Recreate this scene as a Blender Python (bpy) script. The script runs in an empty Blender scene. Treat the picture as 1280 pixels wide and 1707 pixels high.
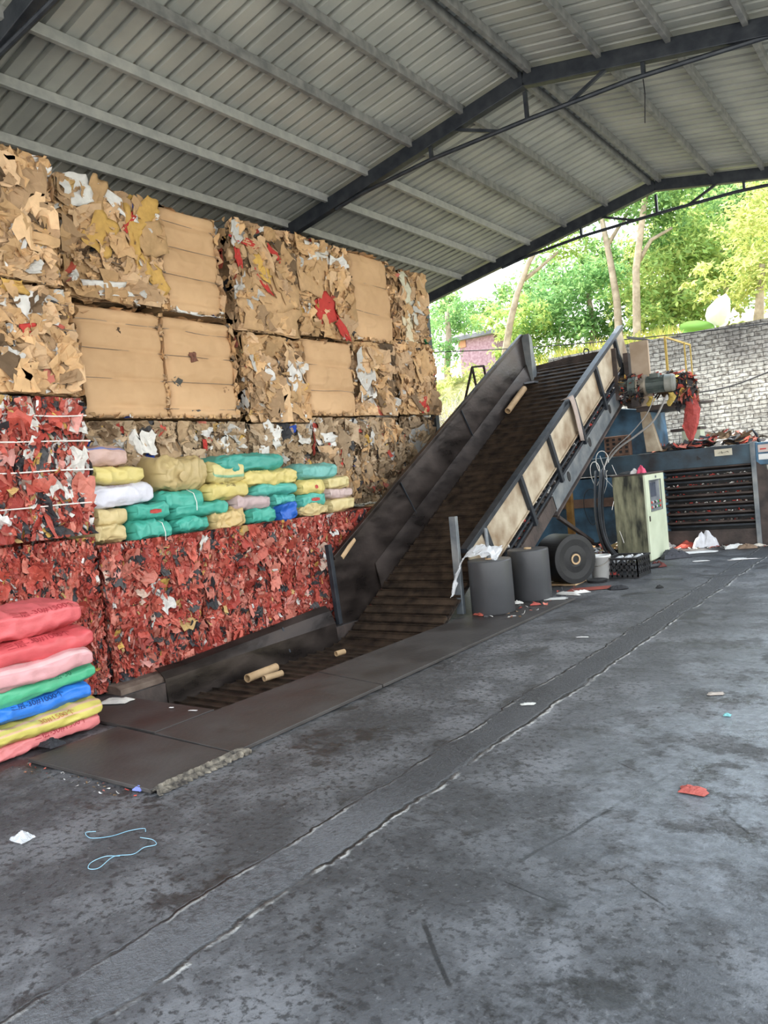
import bpy, math, random
import numpy as np
from mathutils import Vector, Matrix, noise as mn

# ------------------------------------------------------------------ camera
SC = bpy.context.scene
COL = SC.collection
YAW, PITCH, ROLL, FPX = -0.637248750, -0.0377915303, -0.0972511113, 1291.58567
CAM = np.array([0.0, 0.0, 1.6])
Fv = np.array([math.sin(YAW)*math.cos(PITCH), math.cos(YAW)*math.cos(PITCH), math.sin(PITCH)])
R0 = np.array([math.cos(YAW), -math.sin(YAW), 0.0]); U0 = np.cross(R0, Fv)
Rv = R0*math.cos(ROLL)+U0*math.sin(ROLL); Uv = -R0*math.sin(ROLL)+U0*math.cos(ROLL)
cd = bpy.data.cameras.new('camera'); cam = bpy.data.objects.new('camera', cd); COL.objects.link(cam)
cd.sensor_fit = 'VERTICAL'; cd.sensor_height = 36.0; cd.lens = FPX*36.0/1707.0
cd.clip_start = .05; cd.clip_end = 300
cam.matrix_world = Matrix(((Rv[0], Uv[0], -Fv[0], CAM[0]), (Rv[1], Uv[1], -Fv[1], CAM[1]), (Rv[2], Uv[2], -Fv[2], CAM[2]), (0, 0, 0, 1)))
SC.camera = cam
# ------------------------------------------------------------------ sky, sun, exposure
SKY_STRENGTH = 1.9; SUN_STRENGTH = 6.0; EXPOSURE = 1.2
wd = bpy.data.worlds.new('sky'); SC.world = wd; wd.use_nodes = True
nt = wd.node_tree; nt.nodes.clear()
wo = nt.nodes.new('ShaderNodeOutputWorld'); bg = nt.nodes.new('ShaderNodeBackground')
tc = nt.nodes.new('ShaderNodeTexCoord'); sx = nt.nodes.new('ShaderNodeSeparateXYZ'); cr = nt.nodes.new('ShaderNodeValToRGB')
nt.links.new(tc.outputs['Generated'], sx.inputs[0]); nt.links.new(sx.outputs['Z'], cr.inputs[0])
cr.color_ramp.elements[0].position = 0.0; cr.color_ramp.elements[0].color = (1.0, .985, .96, 1)
cr.color_ramp.elements[1].position = .9; cr.color_ramp.elements[1].color = (.62, .80, 1.0, 1)
e = cr.color_ramp.elements.new(.3); e.color = (.93, .97, 1.0, 1)
nt.links.new(cr.outputs[0], bg.inputs[0]); bg.inputs[1].default_value = SKY_STRENGTH
nt.links.new(bg.outputs[0], wo.inputs[0])
sl = bpy.data.lights.new('sun', 'SUN'); sl.energy = SUN_STRENGTH; sl.angle = .02; sl.color = (1.0, .94, .82)
sun = bpy.data.objects.new('sun', sl); COL.objects.link(sun)
_d = Vector((-.50, .05, 1.0)).normalized()          # towards the sun
sun.rotation_euler = _d.to_track_quat('Z', 'Y').to_euler()
SC.view_settings.view_transform = 'Standard'; SC.view_settings.look = 'None'
SC.view_settings.gamma = 1.0; SC.view_settings.use_curve_mapping = False
SC.view_settings.exposure = EXPOSURE

# ------------------------------------------------------------------ helpers
def ray(u, v):
    d = Fv*FPX+Rv*(u-640.0)-Uv*(v-853.5); return d/np.linalg.norm(d)
def pz(u, v, z=0.0): d = ray(u, v); return CAM+d*((z-CAM[2])/d[2])
def pX(u, v, x): d = ray(u, v); return CAM+d*(x/d[0])
def pY(u, v, y): d = ray(u, v); return CAM+d*(y/d[1])

def _hash(ix, iy, iz, seed):
    n = (ix*374761393+iy*668265263+iz*2147483647+seed*974634777) & 0x7fffffff
    n = ((n ^ (n >> 13))*1274126177) & 0x7fffffff
    n = n ^ (n >> 16)
    return (n & 0xffff)/65535.0
def vnoise(P, seed=0):
    P = np.asarray(P, float); I = np.floor(P).astype(np.int64); Fq = P-I; Fq = Fq*Fq*(3-2*Fq)
    out = 0
    for dx in (0, 1):
        for dy in (0, 1):
            for dz in (0, 1):
                w = (Fq[..., 0] if dx else 1-Fq[..., 0])*(Fq[..., 1] if dy else 1-Fq[..., 1])*(Fq[..., 2] if dz else 1-Fq[..., 2])
                out = out+w*_hash(I[..., 0]+dx, I[..., 1]+dy, I[..., 2]+dz, seed)
    return out*2-1
def fbm(P, seed=0, oct=3):
    P = np.asarray(P, float); a = 1.0; s = 0
    for k in range(oct): s = s+a*vnoise(P*(2**k), seed+k*17); a *= .5
    return s

class MB:
    """collects faces; build() links them as one mesh object"""
    def __init__(self): self.v = []; self.f = []; self.c = []; self.n = 0; self.m = []
    def add(self, V, Fc, col=None, mi=0):
        V = np.asarray(V, float).reshape(-1, 3); o = self.n
        self.v.append(V); self.n += len(V)
        for i, q in enumerate(Fc):
            self.f.append([int(a)+o for a in q])
            cc = col[i] if (col is not None and isinstance(col, (list, np.ndarray)) and hasattr(col[0], '__len__')) else col
            self.c.append(cc if cc is not None else (.5, .5, .5)); self.m.append(mi)
        return self
    def box(self, lo, hi, col=None, mi=0, M=None, bev=0):
        x0, y0, z0 = lo; x1, y1, z1 = hi
        V = np.array([(x0,y0,z0),(x1,y0,z0),(x1,y1,z0),(x0,y1,z0),(x0,y0,z1),(x1,y0,z1),(x1,y1,z1),(x0,y1,z1)], float)
        if M is not None: V = (np.array(M.to_3x3()) @ V.T).T+np.array(M.to_translation())
        return self.add(V, [(0,3,2,1),(4,5,6,7),(0,1,5,4),(1,2,6,5),(2,3,7,6),(3,0,4,7)], col, mi)
    def bar(self, p, q, w, h, up=(0, 0, 1), col=None, mi=0):
        p = np.array(p, float); q = np.array(q, float); d = q-p; d /= np.linalg.norm(d)
        up = np.array(up, float); s = np.cross(d, up); s /= np.linalg.norm(s); t = np.cross(s, d)
        V = [a+s*i*w/2+t*j*h/2 for a in (p, q) for i, j in ((-1,-1),(1,-1),(1,1),(-1,1))]
        return self.add(V, [(0,1,2,3),(7,6,5,4),(0,4,5,1),(1,5,6,2),(2,6,7,3),(3,7,4,0)], col, mi)
    def tube(self, pts, r, seg=8, col=None, mi=0, cap=True):
        P = np.array(pts, float); n = len(P); rr = np.full(n, r) if np.isscalar(r) else np.array(r, float)
        T = np.gradient(P, axis=0); T /= np.linalg.norm(T, axis=1)[:, None]+1e-12
        ref = np.array([0, 0, 1.0]) if abs(T[0][2]) < .9 else np.array([1.0, 0, 0])
        a = np.cross(T[0], ref); a /= np.linalg.norm(a); V = []
        for i in range(n):
            a = a-T[i]*(a@T[i]); a /= np.linalg.norm(a)+1e-12; b = np.cross(T[i], a)
            for k in range(seg):
                t = 2*math.pi*k/seg; V.append(P[i]+rr[i]*(a*math.cos(t)+b*math.sin(t)))
        Fc = [(i*seg+k, i*seg+(k+1) % seg, (i+1)*seg+(k+1) % seg, (i+1)*seg+k) for i in range(n-1) for k in range(seg)]
        if cap: Fc += [tuple(range(seg))[::-1], tuple((n-1)*seg+k for k in range(seg))]
        return self.add(V, Fc, col, mi)
    def lathe(self, prof, c, axis=(0, 0, 1), seg=32, col=None, mi=0, close=True):
        ax = np.array(axis, float); ax /= np.linalg.norm(ax)
        ref = np.array([1.0, 0, 0]) if abs(ax[0]) < .9 else np.array([0, 1.0, 0])
        a = np.cross(ax, ref); a /= np.linalg.norm(a); b = np.cross(ax, a); c = np.array(c, float); V = []
        for r, h in prof:
            for k in range(seg):
                t = 2*math.pi*k/seg; V.append(c+ax*h+r*(a*math.cos(t)+b*math.sin(t)))
        n = len(prof)
        Fc = [(i*seg+k, i*seg+(k+1) % seg, (i+1)*seg+(k+1) % seg, (i+1)*seg+k) for i in range(n-1) for k in range(seg)]
        if close: Fc += [tuple(range(seg))[::-1], tuple((n-1)*seg+k for k in range(seg))]
        return self.add(V, Fc, col, mi)
    def prism(self, poly, x0, x1, axis=0, col=None, mi=0):
        """poly: 2D points in the plane across axis (0: y,z  1: x,z  2: x,y), extruded from x0 to x1"""
        def P(a, t):
            return (t, a[0], a[1]) if axis == 0 else ((a[0], t, a[1]) if axis == 1 else (a[0], a[1], t))
        n = len(poly); V = [P(a, x0) for a in poly]+[P(a, x1) for a in poly]
        Fc = [tuple(range(n)), tuple(range(2*n-1, n-1, -1))]+[(i, i+n, (i+1) % n+n, (i+1) % n) for i in range(n)]
        return self.add(V, Fc, col, mi)
    def grid(self, G, col=None, mi=0, flip=False, wrap=False):
        G = np.asarray(G, float); a, b = G.shape[:2]; Fc = []
        for i in range(a-1):
            for j in range(b if wrap else b-1):
                j2 = (j+1) % b
                q = (i*b+j, i*b+j2, (i+1)*b+j2, (i+1)*b+j); Fc.append(q[::-1] if flip else q)
        return self.add(G.reshape(-1, 3), Fc, col, mi)
    def quads(self, V, Fq, col):
        """bulk numpy add: V (n,3), Fq (m,4), col (m,3)"""
        o = self.n; self.v.append(V); self.n += len(V)
        self.f += (Fq+o).tolist(); self.c += col.tolist(); self.m += [0]*len(Fq); return self
    def build(self, name, mat, parent=None, smooth=False, fixn=False, bevel=0.0):
        V = np.concatenate(self.v) if self.v else np.zeros((0, 3))
        off = world_loc(parent) if parent is not None else np.zeros(3)
        me = bpy.data.meshes.new(name); me.from_pydata((V-off).tolist(), [], self.f)
        mats = mat if isinstance(mat, (list, tuple)) else [mat]
        for m in mats: me.materials.append(m)
        if len(mats) > 1: me.polygons.foreach_set('material_index', self.m)
        at = me.attributes.new('col', 'FLOAT_COLOR', 'FACE')
        cc = np.ones((len(self.f), 4), np.float32); cc[:, :3] = np.array(self.c, np.float32).reshape(-1, 3)
        at.data.foreach_set('color', cc.ravel())
        if smooth: me.polygons.foreach_set('use_smooth', [True]*len(me.polygons))
        if fixn or bevel:
            import bmesh
            bm = bmesh.new(); bm.from_mesh(me); bmesh.ops.recalc_face_normals(bm, faces=bm.faces); bm.to_mesh(me); bm.free()
        me.update()
        o = bpy.data.objects.new(name, me); COL.objects.link(o)
        if parent is not None: o.parent = parent
        if bevel:
            b = o.modifiers.new('bevel', 'BEVEL'); b.width = bevel; b.segments = 2; b.limit_method = 'ANGLE'
        return o
def world_loc(o):
    p = np.zeros(3)
    while o is not None: p = p+np.array(o.location); o = o.parent
    return p
def tag(o, label=None, cat=None, group=None, kind=None):
    if label: o['label'] = label
    if cat: o['category'] = cat
    if group: o['group'] = group
    if kind: o['kind'] = kind
    return o
def thing(name, label, cat, loc, group=None):
    o = bpy.data.objects.new(name, None); COL.objects.link(o); o.location = [float(a) for a in loc]; o.empty_display_size = .1
    return tag(o, label, cat, group)

# ------------------------------------------------------------------ materials
def mat(name, a, b=None, rough=.7, metal=0.0, scale=6.0, bump=.15, bscale=30.0, detail=5.0, mid=.5, attr=False, spec=.4, stretch=None, rvar=0.0):
    m = bpy.data.materials.new(name); m.use_nodes = True; N = m.node_tree.nodes; L = m.node_tree.links
    bs = N['Principled BSDF']; bs.inputs['Roughness'].default_value = rough; bs.inputs['Metallic'].default_value = metal
    bs.inputs['Specular IOR Level'].default_value = spec
    t = N.new('ShaderNodeTexCoord'); src = t.outputs['Object']
    if stretch:
        mp = N.new('ShaderNodeMapping'); mp.inputs['Scale'].default_value = stretch; L.new(src, mp.inputs[0]); src = mp.outputs[0]
    n1 = N.new('ShaderNodeTexNoise'); n1.inputs['Scale'].default_value = scale; n1.inputs['Detail'].default_value = detail; L.new(src, n1.inputs['Vector'])
    rp = N.new('ShaderNodeValToRGB'); rp.color_ramp.elements[0].position = max(0, mid-.18); rp.color_ramp.elements[1].position = min(1, mid+.18)
    L.new(n1.outputs['Fac'], rp.inputs[0])
    b = b or tuple(min(1, c*1.35) for c in a)
    rp.color_ramp.elements[0].color = (*a, 1); rp.color_ramp.elements[1].color = (*b, 1)
    out = rp.outputs[0]
    if attr:
        at = N.new('ShaderNodeAttribute'); at.attribute_name = 'col'; mx = N.new('ShaderNodeMix'); mx.data_type = 'RGBA'; mx.blend_type = 'MULTIPLY'
        mx.inputs['Factor'].default_value = 1.0; L.new(at.outputs['Color'], mx.inputs['A']); L.new(out, mx.inputs['B']); out = mx.outputs['Result']
    L.new(out, bs.inputs['Base Color'])
    if rvar:
        mr = N.new('ShaderNodeMapRange'); mr.inputs[3].default_value = rough-rvar; mr.inputs[4].default_value = rough+rvar
        mr.inputs[1].default_value = .3; mr.inputs[2].default_value = .7
        L.new(n1.outputs['Fac'], mr.inputs[0]); L.new(mr.outputs[0], bs.inputs['Roughness'])
    if bump:
        n2 = N.new('ShaderNodeTexNoise'); n2.inputs['Scale'].default_value = bscale; n2.inputs['Detail'].default_value = 4; L.new(src, n2.inputs['Vector'])
        bp = N.new('ShaderNodeBump'); bp.inputs['Strength'].default_value = bump; bp.inputs['Distance'].default_value = .02
        L.new(n2.outputs['Fac'], bp.inputs['Height']); L.new(bp.outputs[0], bs.inputs['Normal'])
    return m
def leafmat(name):
    m = bpy.data.materials.new(name); m.use_nodes = True; N = m.node_tree.nodes; L = m.node_tree.links; N.clear()
    o = N.new('ShaderNodeOutputMaterial'); d = N.new('ShaderNodeBsdfDiffuse'); t = N.new('ShaderNodeBsdfTranslucent'); mx = N.new('ShaderNodeMixShader')
    at = N.new('ShaderNodeAttribute'); at.attribute_name = 'col'; L.new(at.outputs['Color'], d.inputs[0]); L.new(at.outputs['Color'], t.inputs[0])
    mx.inputs[0].default_value = .5; L.new(d.outputs[0], mx.inputs[1]); L.new(t.outputs[0], mx.inputs[2]); L.new(mx.outputs[0], o.inputs[0])
    return m

SCRAP = mat('scrap_paper_and_plastic', (.82, .82, .82), (1, 1, 1), rough=.75, scale=14, bump=.25, bscale=22, attr=True, spec=.25)
PLAST = mat('shredded_plastic_film', (.75, .75, .75), (1, 1, 1), rough=.5, scale=20, bump=.35, bscale=45, attr=True, spec=.35)
CARD_CORE = mat('shaded_compressed_cardboard', (.20, .125, .066), (.34, .22, .12), rough=.9, scale=9, bump=.6, bscale=30)  # bale core, darkened for the shade in gaps between scraps
RED_CORE = mat('compressed_plastic', (.10, .025, .02), (.30, .055, .038), rough=.7, scale=14, bump=.6, bscale=30)
CARD = mat('clean_cardboard', (.52, .330, .178), (.63, .410, .230), rough=.75, scale=2.5, bump=.12, bscale=9, spec=.25)
WIRE = mat('baling_wire', (.22, .19, .16), rough=.5, metal=.6, bump=0)
STRING = mat('white_plastic_string', (.7, .68, .64), rough=.5, bump=0)
STEEL_DK = mat('dark_painted_steel', (.022, .027, .036), (.05, .056, .065), rough=.45, metal=.4, scale=8, bump=.1)
PURL = mat('grey_painted_purlin', (.26, .27, .26), (.36, .36, .34), rough=.55, metal=.2, scale=9, bump=.08)
PURL_SHADE = mat('shaded_grey_purlin', (.13, .135, .135), (.24, .24, .23), rough=.6, metal=.2, scale=9, bump=.1)  # same grey as the other purlins, with shade put into the colour
BLADE = mat('worn_conveyor_steel', (.020, .016, .015), (.066, .051, .045), rough=.36, metal=.55, scale=3.5, bump=.12, bscale=18, stretch=(1, .6, 1.4), rvar=.12)
SLAT = mat('rusty_belt_steel', (.020, .014, .011), (.085, .058, .040), rough=.6, metal=.35, scale=7, bump=.2)
TANPANEL = mat('rusty_tan_panel', (.24, .165, .10), (.52, .45, .34), rough=.6, metal=.1, scale=3.6, bump=.12, detail=8)
FRAME = mat('blue_grey_machine_steel', (.10, .12, .14), (.26, .27, .27), rough=.45, metal=.3, scale=4, bump=.12, detail=8)
BLUE = mat('worn_blue_machine_paint', (.030, .045, .062), (.085, .20, .32), rough=.5, scale=2.6, bump=.12, detail=9)
GRIME = mat('grimy_brown_machine_steel', (.030, .024, .022), (.085, .062, .054), rough=.65, scale=5, bump=.3)
GREASE = mat('greasy_chain_debris', (.012, .011, .011), (.07, .052, .040), rough=.6, scale=25, bump=.7, bscale=40)
RUSTY = mat('rusty_yellow_post', (.16, .075, .02), (.34, .19, .05), rough=.7, scale=6, bump=.2)
YEL = mat('yellow_railing_paint', (.42, .29, .06), (.55, .40, .12), rough=.55, scale=8, bump=.1)
CABSIDE = mat('mouldy_cabinet_side', (.018, .020, .015), (.33, .32, .20), rough=.6, scale=3.2, bump=.12, detail=7, stretch=(3, 3, .7), mid=.52)
CABFRONT = mat('pale_green_cabinet_paint', (.46, .50, .36), (.60, .64, .48), rough=.5, scale=2.4, bump=.06)
BLACK = mat('black_plastic', (.012, .012, .013), (.03, .03, .032), rough=.5, bump=.1)
GREYROLL = mat('dark_grey_film_roll', (.046, .047, .050), (.062, .063, .067), rough=.42, bump=.05, scale=3)
BLACKROLL = mat('black_film_roll', (.007, .007, .008), (.012, .012, .013), rough=.5, bump=.15, bscale=14)
TUBE = mat('cardboard_tube', (.42, .28, .15), (.55, .38, .22), rough=.7, bump=.1)
WHITE = mat('white_plastic', (.62, .62, .60), (.74, .74, .72), rough=.5, bump=.08)
PAPER = mat('white_paper', (.66, .65, .62), (.78, .77, .74), rough=.8, bump=.1)
LEAF = leafmat('leaf'); BARK = mat('pale_bark', (.22, .17, .12), (.38, .31, .23), rough=.9, scale=7, bump=.5, bscale=16)
MOTOR = mat('grey_green_motor_paint', (.055, .075, .072), (.15, .17, .155), rough=.5, metal=.2, scale=5, bump=.1)
PLATE = mat('pit_cover_plate', (.042, .037, .035), (.080, .073, .070), rough=.5, metal=.25, scale=2.2, bump=.15, bscale=26, detail=8, rvar=.1)
BROKEN = mat('broken_concrete', (.035, .03, .027), (.24, .21, .165), rough=.95, scale=22, bump=1.0, bscale=22)
TWIG = mat('dry_grey_twigs', (.30, .27, .23), (.55, .50, .44), rough=.9, bump=0)
HUTBRICK = mat('purple_red_brick', (.24, .13, .17), (.40, .27, .33), rough=.9, scale=10, bump=.3)

def brick_mat():
    m = bpy.data.materials.new('whitewashed_brick'); m.use_nodes = True; N = m.node_tree.nodes; L = m.node_tree.links; bs = N['Principled BSDF']
    t = N.new('ShaderNodeTexCoord'); s = N.new('ShaderNodeSeparateXYZ'); c = N.new('ShaderNodeCombineXYZ'); L.new(t.outputs['Object'], s.inputs[0])
    nz = N.new('ShaderNodeTexNoise'); nz.inputs['Scale'].default_value = 7; L.new(t.outputs['Object'], nz.inputs['Vector'])
    ad = N.new('ShaderNodeMath'); ad.operation = 'MULTIPLY_ADD'; ad.inputs[1].default_value = .06; L.new(nz.outputs['Fac'], ad.inputs[0]); L.new(s.outputs['Z'], ad.inputs[2])
    L.new(s.outputs['X'], c.inputs[0]); L.new(ad.outputs[0], c.inputs[1])
    b = N.new('ShaderNodeTexBrick'); b.inputs['Scale'].default_value = 1.0; b.inputs['Brick Width'].default_value = .25; b.inputs['Row Height'].default_value = .080
    b.inputs['Mortar Size'].default_value = .007; b.inputs['Mortar Smooth'].default_value = .35; b.inputs['Bias'].default_value = .1
    b.inputs['Color1'].default_value = (.52, .485, .43, 1); b.inputs['Color2'].default_value = (.74, .70, .63, 1); b.inputs['Mortar'].default_value = (.15, .135, .12, 1)
    L.new(c.outputs[0], b.inputs['Vector'])
    n2 = N.new('ShaderNodeTexNoise'); n2.inputs['Scale'].default_value = 1.1; n2.inputs['Detail'].default_value = 9; L.new(t.outputs['Object'], n2.inputs['Vector'])
    r2 = N.new('ShaderNodeValToRGB'); r2.color_ramp.elements[0].position = .38; r2.color_ramp.elements[1].position = .62
    r2.color_ramp.elements[0].color = (.50, .48, .46, 1); r2.color_ramp.elements[1].color = (1.25, 1.22, 1.15, 1); L.new(n2.outputs['Fac'], r2.inputs[0])
    n3 = N.new('ShaderNodeTexNoise'); n3.inputs['Scale'].default_value = 14; n3.inputs['Detail'].default_value = 6; L.new(t.outputs['Object'], n3.inputs['Vector'])
    r3 = N.new('ShaderNodeValToRGB'); r3.color_ramp.elements[0].position = .36; r3.color_ramp.elements[1].position = .56
    r3.color_ramp.elements[0].color = (.45, .42, .40, 1); r3.color_ramp.elements[1].color = (1, 1, 1, 1); L.new(n3.outputs['Fac'], r3.inputs[0])
    m1 = N.new('ShaderNodeMix'); m1.data_type = 'RGBA'; m1.blend_type = 'MULTIPLY'; m1.inputs['Factor'].default_value = 1; L.new(b.outputs['Color'], m1.inputs['A']); L.new(r2.outputs[0], m1.inputs['B'])
    m2 = N.new('ShaderNodeMix'); m2.data_type = 'RGBA'; m2.blend_type = 'MULTIPLY'; m2.inputs['Factor'].default_value = 1; L.new(m1.outputs['Result'], m2.inputs['A']); L.new(r3.outputs[0], m2.inputs['B'])
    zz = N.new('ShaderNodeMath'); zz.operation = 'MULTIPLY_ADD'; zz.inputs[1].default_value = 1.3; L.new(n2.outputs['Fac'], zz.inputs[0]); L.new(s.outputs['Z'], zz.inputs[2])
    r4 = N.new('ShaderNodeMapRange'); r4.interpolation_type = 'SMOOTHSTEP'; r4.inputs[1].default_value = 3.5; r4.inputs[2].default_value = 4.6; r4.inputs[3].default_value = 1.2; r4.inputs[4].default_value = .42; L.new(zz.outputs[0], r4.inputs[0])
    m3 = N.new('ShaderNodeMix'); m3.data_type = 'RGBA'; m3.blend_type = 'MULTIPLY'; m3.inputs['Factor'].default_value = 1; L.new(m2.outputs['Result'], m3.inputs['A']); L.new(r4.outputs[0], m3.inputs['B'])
    L.new(m3.outputs['Result'], bs.inputs['Base Color']); bs.inputs['Roughness'].default_value = .9
    hs = N.new('ShaderNodeMath'); hs.operation = 'MULTIPLY_ADD'; hs.inputs[1].default_value = -1.0; L.new(b.outputs['Fac'], hs.inputs[0]); L.new(n3.outputs['Fac'], hs.inputs[2])
    bp = N.new('ShaderNodeBump'); bp.inputs['Strength'].default_value = 1.0; bp.inputs['Distance'].default_value = .03; L.new(hs.outputs[0], bp.inputs['Height']); L.new(bp.outputs[0], bs.inputs['Normal'])
    return m
BRICK = brick_mat()

def floor_mat():
    m = bpy.data.materials.new('wet_stained_concrete'); m.use_nodes = True; N = m.node_tree.nodes; L = m.node_tree.links; bs = N['Principled BSDF']
    t = N.new('ShaderNodeTexCoord'); P = t.outputs['Object']; s = N.new('ShaderNodeSeparateXYZ'); L.new(P, s.inputs[0])
    def noise(sc, det=6, rough=.6, vec=None):
        n = N.new('ShaderNodeTexNoise'); n.inputs['Scale'].default_value = sc; n.inputs['Detail'].default_value = det; n.inputs['Roughness'].default_value = rough; L.new(vec or P, n.inputs['Vector']); return n.outputs['Fac']
    def math_(op, a, b=None, c=None, clamp=False):
        n = N.new('ShaderNodeMath'); n.operation = op; n.use_clamp = clamp
        for i, x in enumerate((a, b, c)):
            if x is None: continue
            if hasattr(x, 'links'): L.new(x, n.inputs[i])
            else: n.inputs[i].default_value = x
        return n.outputs[0]
    def mr(x, a, b, c=0.0, d=1.0):
        n = N.new('ShaderNodeMapRange'); n.interpolation_type = 'SMOOTHSTEP'; L.new(x, n.inputs[0])
        for i, q in enumerate((a, b, c, d)): n.inputs[i+1].default_value = q
        return n.outputs[0]
    def mix(f, a, b, bt='MIX'):
        n = N.new('ShaderNodeMix'); n.data_type = 'RGBA'; n.blend_type = bt
        if hasattr(f, 'links'): L.new(f, n.inputs['Factor'])
        else: n.inputs['Factor'].default_value = f
        for k, x in (('A', a), ('B', b)):
            if hasattr(x, 'links'): L.new(x, n.inputs[k])
            else: n.inputs[k].default_value = (*x, 1)
        return n.outputs['Result']
    X, Y = s.outputs['X'], s.outputs['Y']
    big = noise(.55, 7, .62); medn = noise(2.3, 8, .65); fine = noise(26, 5, .65); grit = noise(90, 3, .6)
    base = mix(mr(big, .40, .60), (.066, .066, .069), (.112, .112, .117))
    base = mix(mr(medn, .44, .60), mix(1.0, base, (.72, .72, .73), 'MULTIPLY'), mix(1.0, base, (1.4, 1.4, 1.4), 'MULTIPLY'))
    base = mix(math_('MULTIPLY', mr(fine, .50, .62), .85), base, (.026, .0255, .027)); base = mix(math_('MULTIPLY', mr(noise(38, 4, .6), .60, .70), .6), base, (.17, .17, .17))
    # old oily stains, dark patches
    st = noise(1.7, 12, .76); stain = mr(st, .53, .60)
    base = mix(math_('MULTIPLY', stain, .78), base, (.013, .0125, .013))
    # patched trench between the two long cracks
    wob = math_('ADD', math_('MULTIPLY_ADD', noise(1.7, 6, .65), .16, -.08), math_('MULTIPLY_ADD', noise(9, 4, .6), .045, -.0225)); wx = math_('ADD', X, wob)
    strip = math_('MULTIPLY', mr(wx, -2.56, -2.52), mr(wx, -2.26, -2.30))
    base = mix(math_('MULTIPLY', strip, mr(fine, .35, .6, .15, .85)), base, (.125, .127, .135))
    base = mix(math_('MULTIPLY', math_('MULTIPLY', strip, mr(Y, 2.6, 3.4)), .6), base, (.016, .0155, .017))
    def crack(x0, w):
        d = math_('ABSOLUTE', math_('SUBTRACT', wx, x0)); br = mr(noise(2.3, 6), .38, .56)
        return math_('MULTIPLY', mr(d, w, w*.35), br), math_('MULTIPLY', mr(math_('ABSOLUTE', math_('SUBTRACT', wx, x0+.018)), w*1.15, w*.4), math_('MULTIPLY', br, mr(noise(8, 5), .40, .56)))
    c1, e1 = crack(-2.27, .017); c2, e2 = crack(-2.54, .011)
    lt = math_('MAXIMUM', e1, math_('MULTIPLY', e2, .6)); dk = math_('MAXIMUM', c1, c2)
    base = mix(lt, base, (.40, .385, .36)); base = mix(dk, base, (.012, .011, .011)); base = mix(math_('MULTIPLY', mr(noise(60, 5, .7), .57, .66), .7), base, (.022, .022, .023))
    # hair cracks across the slab
    def seg(x0, y0, x1, y1, w):
        l = math.hypot(x1-x0, y1-y0); ux, uy = (x1-x0)/l, (y1-y0)/l
        wv = math_('MULTIPLY_ADD', noise(5, 4), .05, -.025)
        dx = math_('ADD', math_('SUBTRACT', X, x0), wv); dy = math_('SUBTRACT', Y, y0)
        al = math_('ADD', math_('MULTIPLY', dx, ux), math_('MULTIPLY', dy, uy)); pe = math_('ABSOLUTE', math_('ADD', math_('MULTIPLY', dx, -uy), math_('MULTIPLY', dy, ux)))
        return math_('MULTIPLY', mr(pe, w, w*.4), math_('MULTIPLY', mr(al, -.02, .05), mr(al, l+.02, l-.05)))
    for (a, b_, w) in (((860, 1440), (1115, 1292), .012), ((705, 1535), (750, 1650), .012), ((1000, 1255), (1060, 1285), .006), ((1040, 1465), (1115, 1515), .006), ((1210, 1355), (1280, 1420), .008), ((830, 1465), (960, 1520), .006)):
        A = pz(*a); B = pz(*b_); base = mix(seg(A[0], A[1], B[0], B[1], w), base, (.018, .018, .019))
    # pale worn / damp-film area to the right, blue sky sheen painted into its colour
    edge = math_('ADD', X, math_('MULTIPLY_ADD', big, 1.8, -.9)); damp_sky_side = mr(edge, -2.1, -.9)
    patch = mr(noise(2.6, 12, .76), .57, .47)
    damp_sky_tint = math_('MULTIPLY', math_('MULTIPLY', damp_sky_side, mr(math_('ADD', Y, medn), 2.6, 4.4, .12, 1.0)), patch)
    base = mix(math_('MULTIPLY', damp_sky_tint, .78), base, mix(mr(noise(17, 8, .7), .40, .62), (.16, .172, .19), (.265, .285, .31)))
    L.new(base, bs.inputs['Base Color'])
    ro = math_('SUBTRACT', .56, math_('MULTIPLY', damp_sky_tint, .25)); ro = math_('ADD', ro, math_('MULTIPLY_ADD', medn, .16, -.08)); ro = math_('SUBTRACT', ro, math_('MULTIPLY', stain, .14))
    L.new(ro, bs.inputs['Roughness']); bs.inputs['Specular IOR Level'].default_value = .5
    h = math_('ADD', math_('MULTIPLY', fine, .35), math_('MULTIPLY', grit, .25)); h = math_('ADD', h, math_('MULTIPLY', math_('MULTIPLY', strip, noise(48, 4, .7)), 1.6))
    h = math_('ADD', h, math_('MULTIPLY', medn, .8)); h = math_('SUBTRACT', h, math_('MULTIPLY', dk, 1.6)); h = math_('ADD', h, math_('MULTIPLY', lt, .8))
    bp = N.new('ShaderNodeBump'); bp.inputs['Strength'].default_value = .8; bp.inputs['Distance'].default_value = .014; L.new(h, bp.inputs['Height']); L.new(bp.outputs[0], bs.inputs['Normal'])
    return m
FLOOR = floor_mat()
ROOFM = mat('ribbed_roof_sheet', (.30, .31, .29), (.42, .425, .39), rough=.5, metal=.15, scale=1.6, bump=.05, detail=7)
OUTGROUND = mat('sunlit_yard_concrete', (.36, .34, .30), (.48, .45, .40), rough=.9, scale=1.2, bump=.1)
SOIL = mat('grassy_bank_soil', (.16, .17, .05), (.40, .36, .15), rough=.95, scale=3, bump=.4)
rng = np.random.default_rng(7); random.seed(7)

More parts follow.
